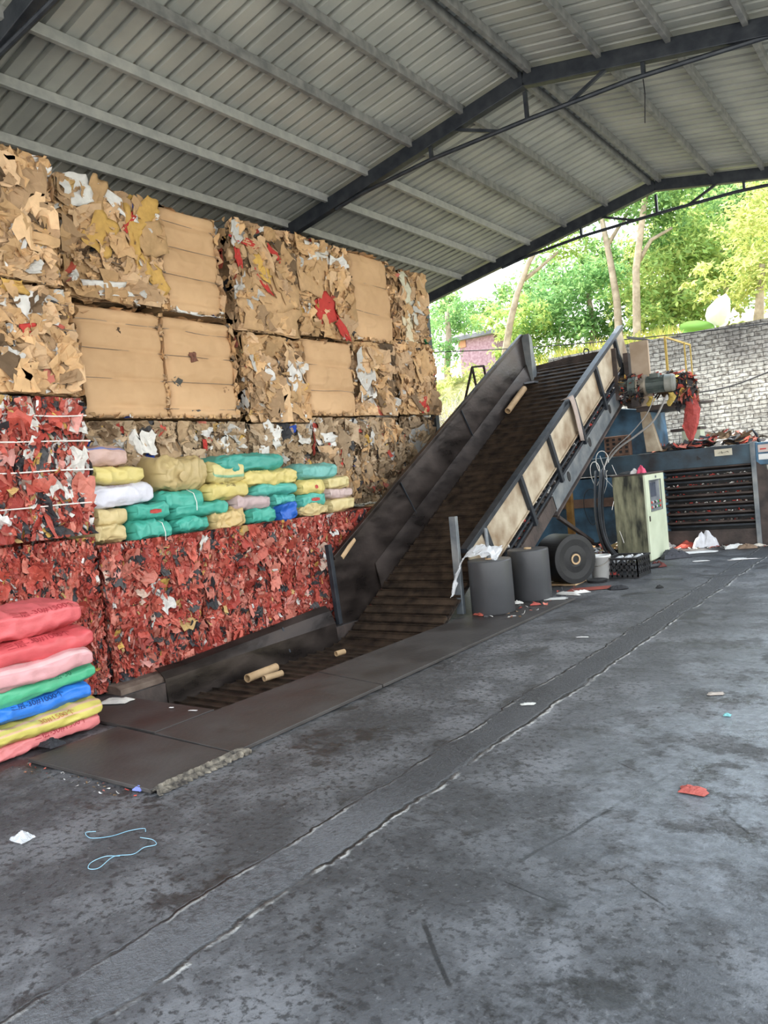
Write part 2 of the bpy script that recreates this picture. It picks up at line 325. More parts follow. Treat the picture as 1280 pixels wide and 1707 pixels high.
# ------------------------------------------------------------------ the setting
# floor with the conveyor pit left open
PX0, PX1, PY0, PY1 = -5.80, -4.55, 3.78, 7.15
mb = MB()
for (x0, x1, y0, y1) in ((-9.5, PX0, -3, 13.9), (PX1, 3.0, -3, 13.9), (PX0, PX1, -3, PY0), (PX0, PX1, PY1, 13.9), (-9.5, 3.0, 13.9, 16.0)):
    mb.add([(x0,y0,0),(x1,y0,0),(x1,y1,0),(x0,y1,0)], [(0,1,2,3)])
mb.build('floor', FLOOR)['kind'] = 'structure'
mb = MB()                      # pit lining below the floor
for q in ([(PX0,PY0,0),(PX1,PY0,0),(PX1,PY0,-.6),(PX0,PY0,-.6)], [(PX0,PY1,0),(PX0,PY0,0),(PX0,PY0,-.6),(PX0,PY1,-.6)],
          [(PX1,PY0,0),(PX1,PY1,0),(PX1,PY1,-.6),(PX1,PY0,-.6)], [(PX1,PY1,0),(PX0,PY1,0),(PX0,PY1,-.6),(PX1,PY1,-.6)], [(PX0,PY0,-.6),(PX1,PY0,-.6),(PX1,PY1,-.6),(PX0,PY1,-.6)]):
    mb.add(q, [(0,1,2,3)])
mb.build('trim_1', GRIME)['kind'] = 'structure'
mb = MB(); mb.add([(3.0,-14,-.02),(30,-14,-.02),(30,40,-.02),(3.0,40,-.02)], [(0,1,2,3)]); mb.add([(-30,-14,-.02),(3.0,-14,-.02),(3.0,-3,-.02),(-30,-3,-.02)], [(0,1,2,3)])
mb.add([(-30,-3,-.02),(-9.5,-3,-.02),(-9.5,14.0,-.02),(-30,14.0,-.02)], [(0,1,2,3)])
tag(mb.build('yard_ground', OUTGROUND), kind='structure')

# roof: two slopes of ribbed sheet, ribs run down the slope
XR, ZR, TN = -3.565, 6.0, .1885
def zroof(x): return ZR-TN*abs(x-XR)
mb = MB(); y = -1.6; prof = []
while y < 13.25:
    prof += [(y, 0), (y+.118, 0), (y+.128, .045), (y+.168, .045)]; y += .18
for xa, xb in ((XR-4.85, XR), (XR, XR+4.15)):
    V = [(x, a, zroof(x)+b) for x in (xa, xb) for a, b in prof]; n = len(prof)
    mb.add(V, [(i, i+1, n+i+1, n+i) for i in range(n-1)])
mb.build('ceiling', ROOFM)['kind'] = 'structure'

# purlins (x of each from the ridge outward) and roof trusses
def purlin(x, label, m, w=.05, h=.10):
    o = MB().bar((x, -1.5, zroof(x)-h/2-.003), (x, 13.15, zroof(x)-h/2-.003), w, h).build('roof_purlin', m, bevel=.004)
    tag(o, label, 'purlin', 'roof purlins under the ribbed sheets')
ordn = ['first', 'second', 'third', 'fourth', 'fifth', 'sixth']
for i, x in enumerate((-3.64, -4.35, -5.08, -5.77, -6.46, -7.19)):
    purlin(x, ('shaded grey steel purlin beside the ridge on the slope above the bales' if i == 0 else f'grey steel purlin, {ordn[i]} from the ridge on the slope above the bales'), PURL if i > 2 else PURL_SHADE)
for i, x in enumerate((-3.48, -2.71, -2.02, -1.33, -.62, .1)):
    purlin(x, ('shaded grey steel purlin beside the ridge on the slope over the open floor' if i == 0 else f'shaded grey steel purlin, {(ordn+["seventh"])[i]} from the ridge on the slope over the open floor'), PURL_SHADE)
def truss(y, label):
    t = thing('roof_truss', label, 'roof truss', (XR, y, 5.4))
    def zr(x): return zroof(x)-.14
    for s, xe in ((-1, XR-4.75), (1, XR+4.05)):
        MB().bar((XR, y, zr(XR)), (xe, y, zr(xe)), .10, .17).build('rafter', STEEL_DK, t, bevel=.006)
    pts = [(-6.35, 5.24), (-5.93, 5.31), (-4.84, 5.40), (-3.57, 5.425), (-2.4, 5.42), (-1.15, 5.33), (-.75, 5.22)]
    MB().tube([(a, y, b) for a, b in pts], .026, 8).build('lower_chord', STEEL_DK, t)
    for a, b in (((-3.57, 5.72), (-3.57, 5.42)), ((-4.83, 5.55), (-4.83, 5.40)), ((-2.29, 5.55), (-2.29, 5.42))):
        MB().bar((a[0], y, a[1]), (b[0], y, b[1]), .035, .05, (0, 1, 0)).build('strut', STEEL_DK, t)
    for a, b in (((-4.46, 5.62), (-3.93, 5.42)), ((-2.66, 5.62), (-3.10, 5.42))):
        MB().bar((a[0], y, a[1]), (b[0], y, b[1]), .035, .035, (0, 1, 0)).build('brace', STEEL_DK, t)
    for xs in ((XR-4.5, XR+3.95) if y > 5 else (XR-4.5,)):
        MB().box((xs-.06, y-.06, 0), (xs+.06, y+.06, zroof(xs)-.2)).build('column', STEEL_DK, t)
    return t
truss(12.85, 'dark steel roof truss at the open far end against the trees')
truss(8.17, 'dark steel roof truss crossing above the middle of the conveyor')
truss(3.49, 'dark steel roof truss nearest the viewer, at the upper left corner of the picture')
# electric wire hanging from the truss
a = pY(1072, 132, 8.17); b = pY(1075, 205, 8.17)
tag(MB().tube([a, a*.66+b*.34+np.array((.012, 0, 0)), b], .006, 5).build('hanging_wire', BLACK), 'thin loose wire hanging down from the middle roof truss', 'wire')

# whitewashed retaining wall
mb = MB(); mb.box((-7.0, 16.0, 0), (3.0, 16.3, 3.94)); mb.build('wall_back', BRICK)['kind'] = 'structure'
mb = MB(); mb.box((-8.55, -1.6, 0), (-8.4, 13.2, 5.03)); mb.build('sun_block_left', BRICK)['kind'] = 'structure'  # unseen wall, added to keep sun from leaking under the left eave
# bank behind
def hbank(x, y):
    s = np.clip((y-14.2)/5.0, 0, 1); left = .15+4.2*s*s*(3-2*s); right = 3.78+.10*(y-16)
    w = np.clip((x+8.4)/1.3, 0, 1); w = w*w*(3-2*w); right = np.where(y < 16.25, np.minimum(left, .0), right)
    return left*(1-w)+right*w+.14*np.clip(y-20, 0, 30)*(1-w)*.3+.1*np.clip(y-24, 0, 30)
xs = np.linspace(-34, 16, 70); ys = np.concatenate([np.linspace(14.0, 16.2, 8), [16.26], np.linspace(16.6, 48, 44)])
G = np.array([[(x, y, 0) for y in ys] for x in xs]); G[..., 2] = hbank(G[..., 0], G[..., 1])+.12*fbm(G*np.array((.9, .9, 0)), 3)
G[(G[..., 1] < 16.25) & (G[..., 0] > -7.2), 2] = -.05
tag(MB().grid(G, flip=True).build('bank_ground', SOIL, smooth=True), kind='structure')

# ------------------------------------------------------------------ crumpled flakes
TANS = [(.66,.42,.215), (.58,.365,.185), (.70,.47,.27), (.52,.33,.165), (.62,.42,.25), (.46,.30,.17)]
def palette(n, spec):
    """spec: list of (weight, colour list)"""
    w = np.array([a for a, _ in spec], float); w /= w.sum(); k = rng.choice(len(spec), n, p=w); out = np.zeros((n, 3))
    for i in range(n):
        cs = spec[k[i]][1]; out[i] = cs[rng.integers(len(cs))]
    return np.clip(out*rng.uniform(.74, 1.16, (n, 1)), 0, 1)
WHT = [(.72,.71,.68), (.62,.60,.56)]; REDS = [(.48,.085,.060), (.54,.125,.088), (.37,.056,.042), (.57,.19,.14)]; BLK = [(.035,.035,.04), (.06,.058,.06)]
YLW = [(.62,.39,.10), (.55,.36,.14)]; BLU = [(.03,.07,.36)]; GRN = [(.03,.30,.12)]; PNK = [(.66,.30,.26), (.58,.42,.34)]; PALE = [(.62,.60,.44), (.66,.62,.50)]
BROWN = [(.13,.085,.05), (.20,.13,.075)]
P_CARD = [(85, TANS), (4, WHT), (5, BROWN), (1.6, YLW), (1.5, REDS), (1.8, BLK), (.4, BLU), (.15, GRN)]
P_CARDW = [(70, TANS), (11, WHT), (6, BROWN), (4, YLW), (3, REDS), (3.5, BLK), (.8, BLU), (.3, GRN)]
TANG = [(.46,.34,.215), (.39,.28,.175), (.53,.40,.27), (.34,.245,.155), (.44,.31,.185)]
P_GREY = [(80, TANG), (7, WHT), (6, BROWN), (2, YLW), (2, REDS), (3, BLK), (.5, BLU)]
P_BIG = [(90, TANS), (4, WHT), (2, YLW), (1, REDS), (4, BROWN)]
P_PLAIN = [(88, TANS), (2.5, WHT), (7, BROWN), (1, REDS), (.8, BLK)]
P_RED = [(80, REDS), (11, BLK), (1.6, WHT), (2.2, YLW), (4, PNK)]
P_REDW = [(54, REDS), (13, BLK), (16, WHT), (10, YLW), (6, PNK)]
CLIP = [None]
def flakes(mb, C, N, T, su, sv, cols, fold=.5, curl=.4, tilt=.45, jag=.22, nu=4, nv=4):
    """C centres, N outward normals, T preferred long direction; su across, sv along"""
    n = len(C); C = np.asarray(C); N = np.asarray(N, float); T = np.asarray(T, float)
    N = N+rng.normal(0, tilt, (n, 3)); N /= np.linalg.norm(N, axis=1)[:, None]
    T = T-N*np.sum(T*N, 1)[:, None]; T /= np.linalg.norm(T, axis=1)[:, None]+1e-9; B = np.cross(N, T)
    u, v = np.meshgrid(np.linspace(-.5, .5, nu), np.linspace(-.5, .5, nv), indexing='ij'); u = u.ravel(); v = v.ravel(); k = len(u)
    ju = rng.uniform(-jag, jag, (n, k))*.6; jv = rng.uniform(-jag, jag, (n, k))*.6
    uu = (u[None]+ju)*su[:, None]; vv = (v[None]+jv)*sv[:, None]
    th = rng.uniform(0, 2*np.pi, (n, 1)); c0 = rng.uniform(-.25, .25, (n, 1))*sv[:, None]; A = rng.uniform(-fold, fold, (n, 1))
    s = uu*np.cos(th)+vv*np.sin(th); w = A*np.abs(s-c0)
    th2 = rng.uniform(0, 2*np.pi, (n, 1)); s2 = uu*np.cos(th2)+vv*np.sin(th2); w += rng.uniform(-fold, fold, (n, 1))*.6*np.abs(s2)
    w += rng.uniform(-curl, curl, (n, 1))*(vv**2)/np.maximum(sv[:, None], .02)*2
    w += rng.normal(0, .03, (n, k))*np.minimum(su, sv)[:, None]
    if nu >= 5:
        sd = rng.uniform(0, 900, (n, 1)); Q = np.stack([np.broadcast_to(u*2.6, (n, k)), np.broadcast_to(v*2.6, (n, k)), np.broadcast_to(sd, (n, k))], -1)
        w += (.16*vnoise(Q, 3)+.10*np.abs(vnoise(Q*2.1, 4)))*np.sqrt(su*sv)[:, None]
    V = C[:, None]+uu[..., None]*B[:, None]+vv[..., None]*T[:, None]+w[..., None]*N[:, None]
    if CLIP[0] is not None: V = np.clip(V, CLIP[0][0], CLIP[0][1])
    idx = np.arange(k).reshape(nu, nv); q = np.stack([idx[:-1, :-1], idx[1:, :-1], idx[1:, 1:], idx[:-1, 1:]], -1).reshape(-1, 4)
    Fq = (q[None]+(np.arange(n)*k)[:, None, None]).reshape(-1, 4)
    mb.quads(V.reshape(-1, 3), Fq, np.repeat(cols, len(q), 0))

def lump_box(lo, hi, amp, seed, n=10):
    mb = MB(); lo = np.array(lo, float); hi = np.array(hi, float); c = (lo+hi)/2; hs = (hi-lo)/2
    t = np.linspace(-1, 1, n)
    for ax in range(3):
        for sg in (-1, 1):
            a, b = np.meshgrid(t, t, indexing='ij'); P = np.zeros((n, n, 3)); P[..., ax] = sg; P[..., (ax+1) % 3] = a; P[..., (ax+2) % 3] = b
            q = P/np.maximum(1e-9, (np.abs(P)**8).sum(-1, keepdims=True)**(1/8.)); W = c+q*hs
            W = W+q*fbm(W*4.0, seed)[..., None]*amp
            mb.grid(W, flip=(sg < 0))
    return mb
FACES = {'+x': (0, 1), '-y': (1, -1), '+y': (1, 1), 'top': (2, 1)}
def face_flakes(mb, lo, hi, face, n, pal, smin, smax, asp, vert=.0, tilt=.45, out=(-.02, .05), fold=.55, nu=4, nv=4, jag=.22):
    ax, sg = FACES[face]; lo = np.array(lo, float); hi = np.array(hi, float)
    C = rng.uniform(0, 1, (n, 3))*(hi-lo)+lo
    N = np.zeros((n, 3)); N[:, ax] = sg
    sz = smin*(smax/smin)**(rng.uniform(0, 1, n)**1.6)
    # keep flakes inside the outline of the face
    for k in range(3):
        if k == ax: continue
        lo_k = lo[k]+sz*.30; hi_k = hi[k]-sz*.30; C[:, k] = np.clip(C[:, k], np.minimum(lo_k, hi_k), hi_k)
    o = rng.uniform(out[0], out[1], n)-.02*(sz/smax)
    C[:, ax] = (hi[ax] if sg > 0 else lo[ax])+sg*o
    ang = rng.normal(0, .32 if vert else .75, n)+(math.pi/2 if vert else 0)
    T = np.zeros((n, 3)); a1 = 1 if ax == 0 else 0; a2 = 2 if ax != 2 else 1
    T[:, a1] = np.cos(ang); T[:, a2] = np.sin(ang)
    flakes(mb, C, N, T, sz*rng.uniform(asp, 1 if not vert else min(1, asp+.28), n), sz, palette(n, pal), fold=fold, tilt=tilt, nu=nu, nv=nv, jag=jag)

def wires(t, xf, y0, y1, zs, amp=.012, r=.0032, mat_=None, name='baling_wire', depth=.5):
    for k, z in enumerate(zs):
        ys = np.linspace(y0+.008, y1-.008, 16); P = [(xf-depth, y0+.008, z)]+[(xf+.02+amp*float(vnoise(np.array([[y*3, z*9, 1.0]]), 5)[0]), y, z+.012*float(vnoise(np.array([[y*2.2, z*5, 7.0]]), 9)[0])) for y in ys]+[(xf-depth, y1-.008, z)]
        MB().tube(P, r, 5).build(name, mat_ or WIRE, t)

def clean_front(xf, y0, y1, zs, seed, bulge=.05, crease=.014):
    """smooth compressed cardboard: pillows between the wires at heights zs (including both ends)"""
    ny, nz = 44, 60; Y = np.linspace(y0, y1, ny); Z = np.linspace(zs[0], zs[-1], nz)
    yy, zz = np.meshgrid(Y, Z, indexing='ij'); h = np.zeros_like(zz)
    for a, b in zip(zs[:-1], zs[1:]):
        m = (zz >= a) & (zz <= b); u = (zz-a)/(b-a); h = np.where(m, bulge*np.power(np.clip(4*u*(1-u), 0, 1), .42), h)
    e = np.minimum((yy-y0), (y1-yy)); h -= .05*np.exp(-e/.03)
    P = np.stack([np.full_like(yy, 0), yy, zz], -1)
    h += .016*fbm(P*np.array((1, 2.2, 2.2)), seed); h += crease*(1-np.abs(vnoise(P*np.array((1, 4.0, 9.0)), seed+3)))**6
    h += .004*fbm(P*np.array((1, 14., 14.)), seed+5)
    ye = yy+.006*vnoise(P*np.array((1, .01, 7.)), seed+8)*np.where(np.abs(yy-(y0+y1)/2) > (y1-y0)*.4, 1, 0)
    return np.stack([xf-.02+h, ye, zz], -1)

def bale_patches(t, xf, patches):
    # conspicuous single sheets: (part name, y, z, size across, size up, colour, turn)
    for nm, py_, pz_, wy, wz, colr, turn in patches:
        mb = MB(); ca, sa = math.cos(turn), math.sin(turn)
        u, v = np.meshgrid(np.linspace(-.5, .5, 9), np.linspace(-.5, .5, 9), indexing='ij')
        sd = rng.integers(1000); Q = np.stack([u*3, v*3, u*0+sd*.37], -1)
        uu = u*wy*1.25*(1+.35*vnoise(Q*np.array((0, 1, 1)), 3)); vv = v*wz*1.2*(1+.25*vnoise(Q*np.array((1, 0, 1)), 4))
        W = np.stack([xf+.055+.035*vnoise(Q, 6)+.02*vnoise(Q*2.3, 8), py_+uu*ca-vv*sa, pz_+uu*sa+vv*ca], -1)
        mb.grid(W, col=colr); o = mb.build(nm, SCRAP, t, smooth=True); so = o.modifiers.new('thick', 'SOLIDIFY'); so.thickness = .002

def bale(name, label, cat, group, kind, y0, y1, z0, z1, xf=-6.6, depth=1.05, seed=1, sides='ty', pal=None, n=520, smin=.06, smax=.26, nw=4, patches=()):
    """kind: loose / mixed / clean / shreds. sides: t top, a near end (-y), b far end (+y)"""
    t = thing(name, label, cat, (xf-depth/2, (y0+y1)/2, z0), group)
    lo, hi = (xf-depth, y0, z0), (xf, y1, z1); CLIP[0] = (np.array((xf-depth, y0+.003, z0+.003)), np.array((xf+.09, y1-.003, z1-.003))); dens = n*.7/((y1-y0)*(z1-z0))
    if kind == 'shreds':
        lump_box((xf-depth, y0+.045, z0+.045), (xf-.04, y1-.045, z1-.05), .025, seed).build('core', RED_CORE, t, smooth=True)
        mb = MB()
        face_flakes(mb, lo, hi, '+x', n, pal or P_RED, smin*.9, smax*.72, .14, vert=1, tilt=.5, out=(-.03, .05), fold=.6, jag=.16, nu=3, nv=5)
        face_flakes(mb, lo, hi, '+x', int(n*.09), pal or P_RED, smax*.7, smax*1.3, .30, vert=1, tilt=.22, out=(0, .04), fold=.35, jag=.18, nu=6, nv=8)
        face_flakes(mb, lo, hi, '+x', int(n*.35), P_RED, smin*.6, smin*1.6, .3, vert=1, tilt=.7, out=(.02, .07), fold=.6, nu=3, nv=4)
        if 't' in sides: face_flakes(mb, lo, hi, 'top', int(n*.28), pal or P_RED, smin, smax, .35, tilt=.5, nu=3, nv=4)
        for s_, f_ in (('a', '-y'), ('b', '+y')):
            if s_ in sides: face_flakes(mb, lo, hi, f_, int(n*.5), pal or P_RED, smin, smax, .35, vert=1, tilt=.6, nu=3, nv=4)
        tag(mb.build('shreds', PLAST, t), kind='stuff')
        return t
    zs = np.linspace(z0, z1, nw+2) if nw != 4 else z0+(z1-z0)*np.array((0, .10, .36, .62, .86, 1.0))
    if kind == 'clean':
        lump_box((xf-depth, y0+.04, z0+.03), (xf-.05, y1-.04, z1-.04), .012, seed).build('core', CARD_CORE, t, smooth=True)
        G = clean_front(xf, y0+.012, y1-.012, np.array([zs[0]+.012, *zs[1:-1], zs[-1]-.014]), seed); mb = MB(); mb.grid(G)
        # folded-over edges: the sheet wraps round the top and both ends
        for edge, dv in ((G[:, -1], (-.35, 0, .012)), (G[:, 0], (-.25, 0, -.004))):
            W = np.stack([edge, edge+np.array((-.05, 0, dv[2]*.7)), edge+np.array(dv)], 1); mb.grid(W, flip=(dv[2] < 0))
        for edge, sgn in ((G[0], -1), (G[-1], 1)):
            W = np.stack([edge, edge+np.array((-.04, sgn*.004, 0)), edge+np.array((-.4, sgn*.004, 0))], 0); mb.grid(W, flip=(sgn > 0))
        mb.build('cardboard_sheets', CARD, t, smooth=True)
        mb = MB()
        for f_, s_ in (('top', 't'), ('-y', 'a'), ('+y', 'b')):
            if s_ in sides: face_flakes(mb, lo, hi, f_, int(130*depth), P_PLAIN, .08, .3, .4, tilt=.25)
        # torn edges at the bottom and along the ends
        lo2 = (xf-.1, y0, z0-.02); hi2 = (xf+.01, y1, z0+.05); face_flakes(mb, lo2, hi2, '+x', 46, P_CARD, .04, .12, .4, tilt=.5)
        lo2 = (xf-.1, y1-.05, z0); hi2 = (xf, y1+.01, z1); face_flakes(mb, lo2, hi2, '+x', 30, P_PLAIN, .04, .13, .4, tilt=.5)
        tag(mb.build('torn_edges', SCRAP, t), kind='stuff')
        wires(t, xf-.015, y0, y1, zs[1:-1]); bale_patches(t, xf-.035, patches)
        return t
    lump_box((xf-depth, y0+.05, z0+.045), (xf-.05, y1-.05, z1-.05), .03, seed).build('core', CARD_CORE, t, smooth=True)
    mb = MB()
    if kind == 'mixed':
        m = 16; face_flakes(mb, lo, hi, '+x', m, P_PLAIN, .32, .55, .6, tilt=.12, out=(-.02, .02), fold=.18, nu=7, nv=7)
    face_flakes(mb, lo, hi, '+x', int(n*.42), P_GREY if pal is P_GREY else P_BIG, smin*1.8, smax*1.9, .38, tilt=.26, fold=.32, jag=.16, nu=7, nv=7)
    face_flakes(mb, lo, hi, '+x', int(n*.55), pal or P_CARD, smin*.9, smax*.7, .28, tilt=.62, out=(0, .05), fold=.5, jag=.18, nu=5, nv=5)
    for s_, f_, ar in (('t', 'top', (y1-y0)*.45), ('a', '-y', depth*(z1-z0)), ('b', '+y', depth*(z1-z0))):
        if s_ in sides:
            l2, h2 = (lo, hi) if s_ != 't' else ((xf-.5, y0, z0), hi)
            face_flakes(mb, l2, h2, f_, int(dens*ar*.8), pal or P_CARD, smin, smax, .4, tilt=.4)
    tag(mb.build('scraps', SCRAP, t), kind='stuff')
    wires(t, xf+.01, y0, y1, zs[1:-1])
    bale_patches(t, xf, patches)
    return t

# ------------------------------------------------------------------ bales
CB, CC = 'cardboard_bale', 'bale'; GU = 'stacked waste cardboard bales'; GR = 'bales of shredded red plastic'
WH, YE, RD, KR = (.74,.73,.70), (.60,.37,.11), (.52,.055,.045), (.50,.32,.16)
# column at the left edge of the picture, standing forward
XL = -6.05
bale(CB, 'topmost cardboard bale of the forward stack at the left picture edge', CC, GU, 'loose', 2.78, 3.86, 3.52, 4.60, XL, 1.6, 11, 'tb', None, 620, .06, .26)
bale(CB, 'cardboard bale with white and red scraps, second from top at the left picture edge', CC, GU, 'mixed', 2.78, 3.95, 2.60, 3.50, XL, 1.6, 12, 'tb', P_CARDW, 380, .06, .22,
     patches=[('white_sheet', 3.55, 3.3, .16, .22, WH, .5), ('yellow_sheet', 3.4, 3.46, .2, .1, YE, 0), ('red_sheet', 3.50, 3.12, .10, .09, RD, .2)])
t = bale('plastic_bale', 'red plastic bale with white strips tied with white string at the left picture edge', CC, GR, 'shreds', 2.78, 3.93, 1.40, 2.58, XL, 1.6, 13, 'tb', P_REDW, 1500, .07, .34)
wires(t, XL+.05, 2.78, 3.93, (1.68, 1.96, 2.2, 2.42), .02, .006, STRING, 'string', .1)
bale('plastic_bale', 'red plastic bale at the bottom of the forward stack, behind the bright sack pile', CC, GR, 'shreds', 2.78, 3.90, .02, 1.38, XL, 1.6, 14, 'b', P_RED, 3000, .045, .18)
# long low row of red plastic bales beside the pit
for (a, b, lab, sd) in ((3.93, 5.0, 'red plastic bale under the white sack, first of the low row beside the pit', 21), (5.01, 6.08, 'red plastic bale under the big tan sack, second of the low row beside the pit', 22),
                        (6.09, 7.14, 'red plastic bale under the blue crumpled bag, third of the low row beside the pit', 23), (7.15, 8.35, 'red plastic bale at the far end of the low row, against the conveyor side wall', 24)):
    bale('plastic_bale', lab, CC, GR, 'shreds', a, b, .02, 1.30, XL, 1.65, sd, 'tb' if sd == 24 else 't', P_RED, 3000, .05, .26)
# upper stack: second layer
L2 = [(4.28, 5.34, 1.34, 2.46, 'loose', 'messy cardboard bale just behind the white sack and the yellow sack'), (5.36, 6.34, 1.34, 2.46, 'loose', 'messy cardboard bale just behind the big tan sack'),
      (6.37, 7.44, 1.34, 2.44, 'loose', 'messy cardboard bale with white paper strips behind the dark green sack'), (7.46, 8.40, 1.34, 2.52, 'mixed', 'cardboard bale with white and red scraps behind the clear teal sack'),
      (8.42, 9.50, 1.34, 2.54, 'mixed', 'grey-brown creased cardboard bale next to last beside the conveyor wall, second layer'), (9.52, 10.42, 1.34, 2.56, 'loose', 'cardboard bale with grey plastic film at the far end of the second layer')]
for i, (a, b, c, d, k, lab) in enumerate(L2):
    pt = {2: [('white_sheet', 6.75, 2.3, .10, .30, WH, .5), ('white_sheet', 6.58, 2.05, .09, .2, WH, -.3), ('blue_sheet', 7.1, 2.36, .12, .07, (.03,.08,.4), .2)], 3: [('white_sheet', 7.75, 2.25, .28, .12, WH, .1), ('red_sheet', 8.0, 1.98, .06, .2, RD, -.4)],
          5: [('grey_film', 10.0, 2.1, .4, .5, (.42,.41,.39), .2)], 1: [('white_sheet', 6.0, 2.2, .12, .16, WH, .4), ('red_sheet', 5.7, 2.2, .06, .1, RD, 0)]}.get(i, ())
    bale(CB, lab, CC, GU, k, a, b, c, d, -6.6, 1.1, 31+i, 'tb' if i == 5 else ('tb' if i == 1 else ('ta' if i == 2 else 't')), P_GREY, 560, .045, .19, patches=pt)
for (a, b, lab, sd) in ((8.42, 9.5, 'floor-level cardboard bale next to last, mostly hidden by the conveyor wall', 41), (9.52, 10.45, 'floor-level cardboard bale at the far corner, mostly hidden by the conveyor wall', 42)):
    bale(CB, lab, CC, GU, 'mixed', a, b, .02, 1.32, -6.6, 1.1, sd, 'b' if sd == 42 else '', P_PLAIN, 300, .06, .25)
# third layer
bale(CB, 'clean tan cardboard bale, left one of the third layer smooth pair', CC, GU, 'clean', 4.30, 5.30, 2.48, 3.58, -6.58, 1.1, 51, 'ta', patches=[('torn_hole', 4.75, 3.33, .04, .07, (.12,.08,.05), 0)])
bale(CB, 'clean tan cardboard bale with torn holes, right one of the third layer smooth pair', CC, GU, 'clean', 5.31, 6.26, 2.48, 3.57, -6.56, 1.1, 52, 'tb', patches=[('torn_hole', 5.66, 3.15, .07, .09, (.20,.09,.06), .2), ('grey_flap', 5.42, 2.86, .06, .12, (.10,.10,.09), .6), ('grey_flap', 5.62, 2.53, .13, .07, (.09,.09,.09), 0), ('torn_hole', 6.08, 2.80, .06, .07, (.36,.22,.12), .3)])
bale(CB, 'cardboard bale with white and yellow torn pieces right of the dark gap, third layer', CC, GU, 'mixed', 6.40, 7.50, 2.45, 3.50, -6.6, 1.1, 53, 'ta', P_CARDW, 330, .05, .24,
     patches=[('white_sheet', 7.25, 3.0, .22, .26, WH, .6), ('white_sheet', 7.0, 2.68, .3, .14, WH, -.5), ('white_sheet', 6.8, 3.05, .12, .16, WH, .2), ('yellow_sheet', 6.62, 3.2, .05, .26, YE, 0), ('kraft_sheet', 6.95, 2.85, .4, .3, KR, .2)])
bale(CB, 'creased smooth cardboard bale in the third layer beneath the red torn sheet', CC, GU, 'clean', 7.53, 8.50, 2.54, 3.55, -6.58, 1.1, 54, 't', nw=2)
bale(CB, 'cardboard bale with long horizontal creases, second from the far end in the third layer', CC, GU, 'mixed', 8.52, 9.50, 2.56, 3.60, -6.6, 1.1, 55, 't', P_PLAIN, 130, .06, .28, nw=3)
bale(CB, 'cardboard bale with red scraps at the far end of the third layer', CC, GU, 'mixed', 9.52, 10.60, 2.58, 3.70, -6.58, 1.1, 56, 'tb', P_CARD, 260, .05, .26, patches=[('red_sheet', 10.1, 2.72, .22, .2, RD, .3)])
# top layer
bale(CB, 'top layer bale with yellow kraft paper strips and white paper, bulging above the smooth pair', CC, GU, 'loose', 4.16, 5.37, 3.60, 4.72, -6.52, 1.15, 61, 'ta', P_CARDW, 380, .06, .26,
     patches=[('yellow_sheet', 4.62, 4.25, .22, .32, YE, -.5), ('yellow_sheet', 5.02, 4.2, .17, .55, YE, .0), ('yellow_sheet', 5.15, 4.55, .14, .36, YE, -.8), ('yellow_sheet', 5.2, 3.95, .12, .4, YE, .6), ('kraft_sheet', 4.6, 4.6, .16, .42, KR, -.35), ('white_sheet', 4.85, 4.58, .12, .36, WH, 1.0),
              ('white_sheet', 4.4, 4.62, .26, .22, WH, .3), ('white_sheet', 4.6, 3.72, .5, .12, WH, .1), ('kraft_sheet', 5.2, 4.3, .28, .3, KR, .3), ('red_sheet', 4.95, 4.42, .06, .2, RD, -.6)])
bale(CB, 'clean tan cardboard bale on the top layer beside the yellow kraft strips', CC, GU, 'clean', 5.38, 6.20, 3.62, 4.74, -6.58, 1.1, 62, 'tb', patches=[('white_film', 5.6, 3.645, .36, .045, WH, -.03), ('white_film', 5.95, 3.65, .3, .05, WH, .05)])
bale(CB, 'top layer cardboard bale with red tape and a rounded crown, right of the dark gap', CC, GU, 'mixed', 6.40, 7.46, 3.52, 4.84, -6.6, 1.1, 63, 'ta', P_CARD, 240, .06, .26,
     patches=[('red_tape', 6.62, 4.58, .34, .07, RD, -.1), ('red_tape', 7.1, 4.52, .22, .07, RD, -.6), ('red_tape', 6.85, 4.15, .30, .06, RD, -.8), ('red_tape', 6.50, 4.38, .06, .2, RD, .1), ('kraft_sheet', 7.1, 4.1, .5, .5, (.56,.36,.19), .2), ('kraft_sheet', 6.95, 3.72, .75, .3, (.56,.36,.19), .0)])
bale(CB, 'top layer cardboard bale with a white sheet above a red torn sheet', CC, GU, 'mixed', 7.49, 8.63, 3.57, 4.86, -6.6, 1.1, 64, 't', P_CARD, 300, .05, .24,
     patches=[('white_sheet', 7.95, 4.68, .4, .2, (.70,.67,.62), .0), ('red_sheet', 8.0, 3.95, .28, .3, RD, .5), ('red_sheet', 8.3, 3.7, .1, .3, RD, .7), ('kraft_sheet', 7.85, 4.35, .6, .4, (.56,.36,.19), .0)])
bale(CB, 'smooth top layer cardboard bale with two deep grooves, second from the far end', CC, GU, 'clean', 8.66, 9.58, 3.62, 4.86, -6.6, 1.1, 65, 't', nw=2)
bale(CB, 'cardboard bale with pale printed sheets at the far end of the top layer', CC, GU, 'mixed', 9.62, 10.54, 3.71, 4.80, -6.6, 1.1, 66, 'tb', P_CARD, 250, .05, .24,
     patches=[('pale_sheet', 9.95, 4.5, .22, .4, (.62,.60,.46), .1), ('pale_sheet', 10.0, 3.85, .36, .4, (.70,.62,.44), .0), ('pale_sheet', 10.1, 4.2, .25, .3, (.60,.58,.50), -.4)])

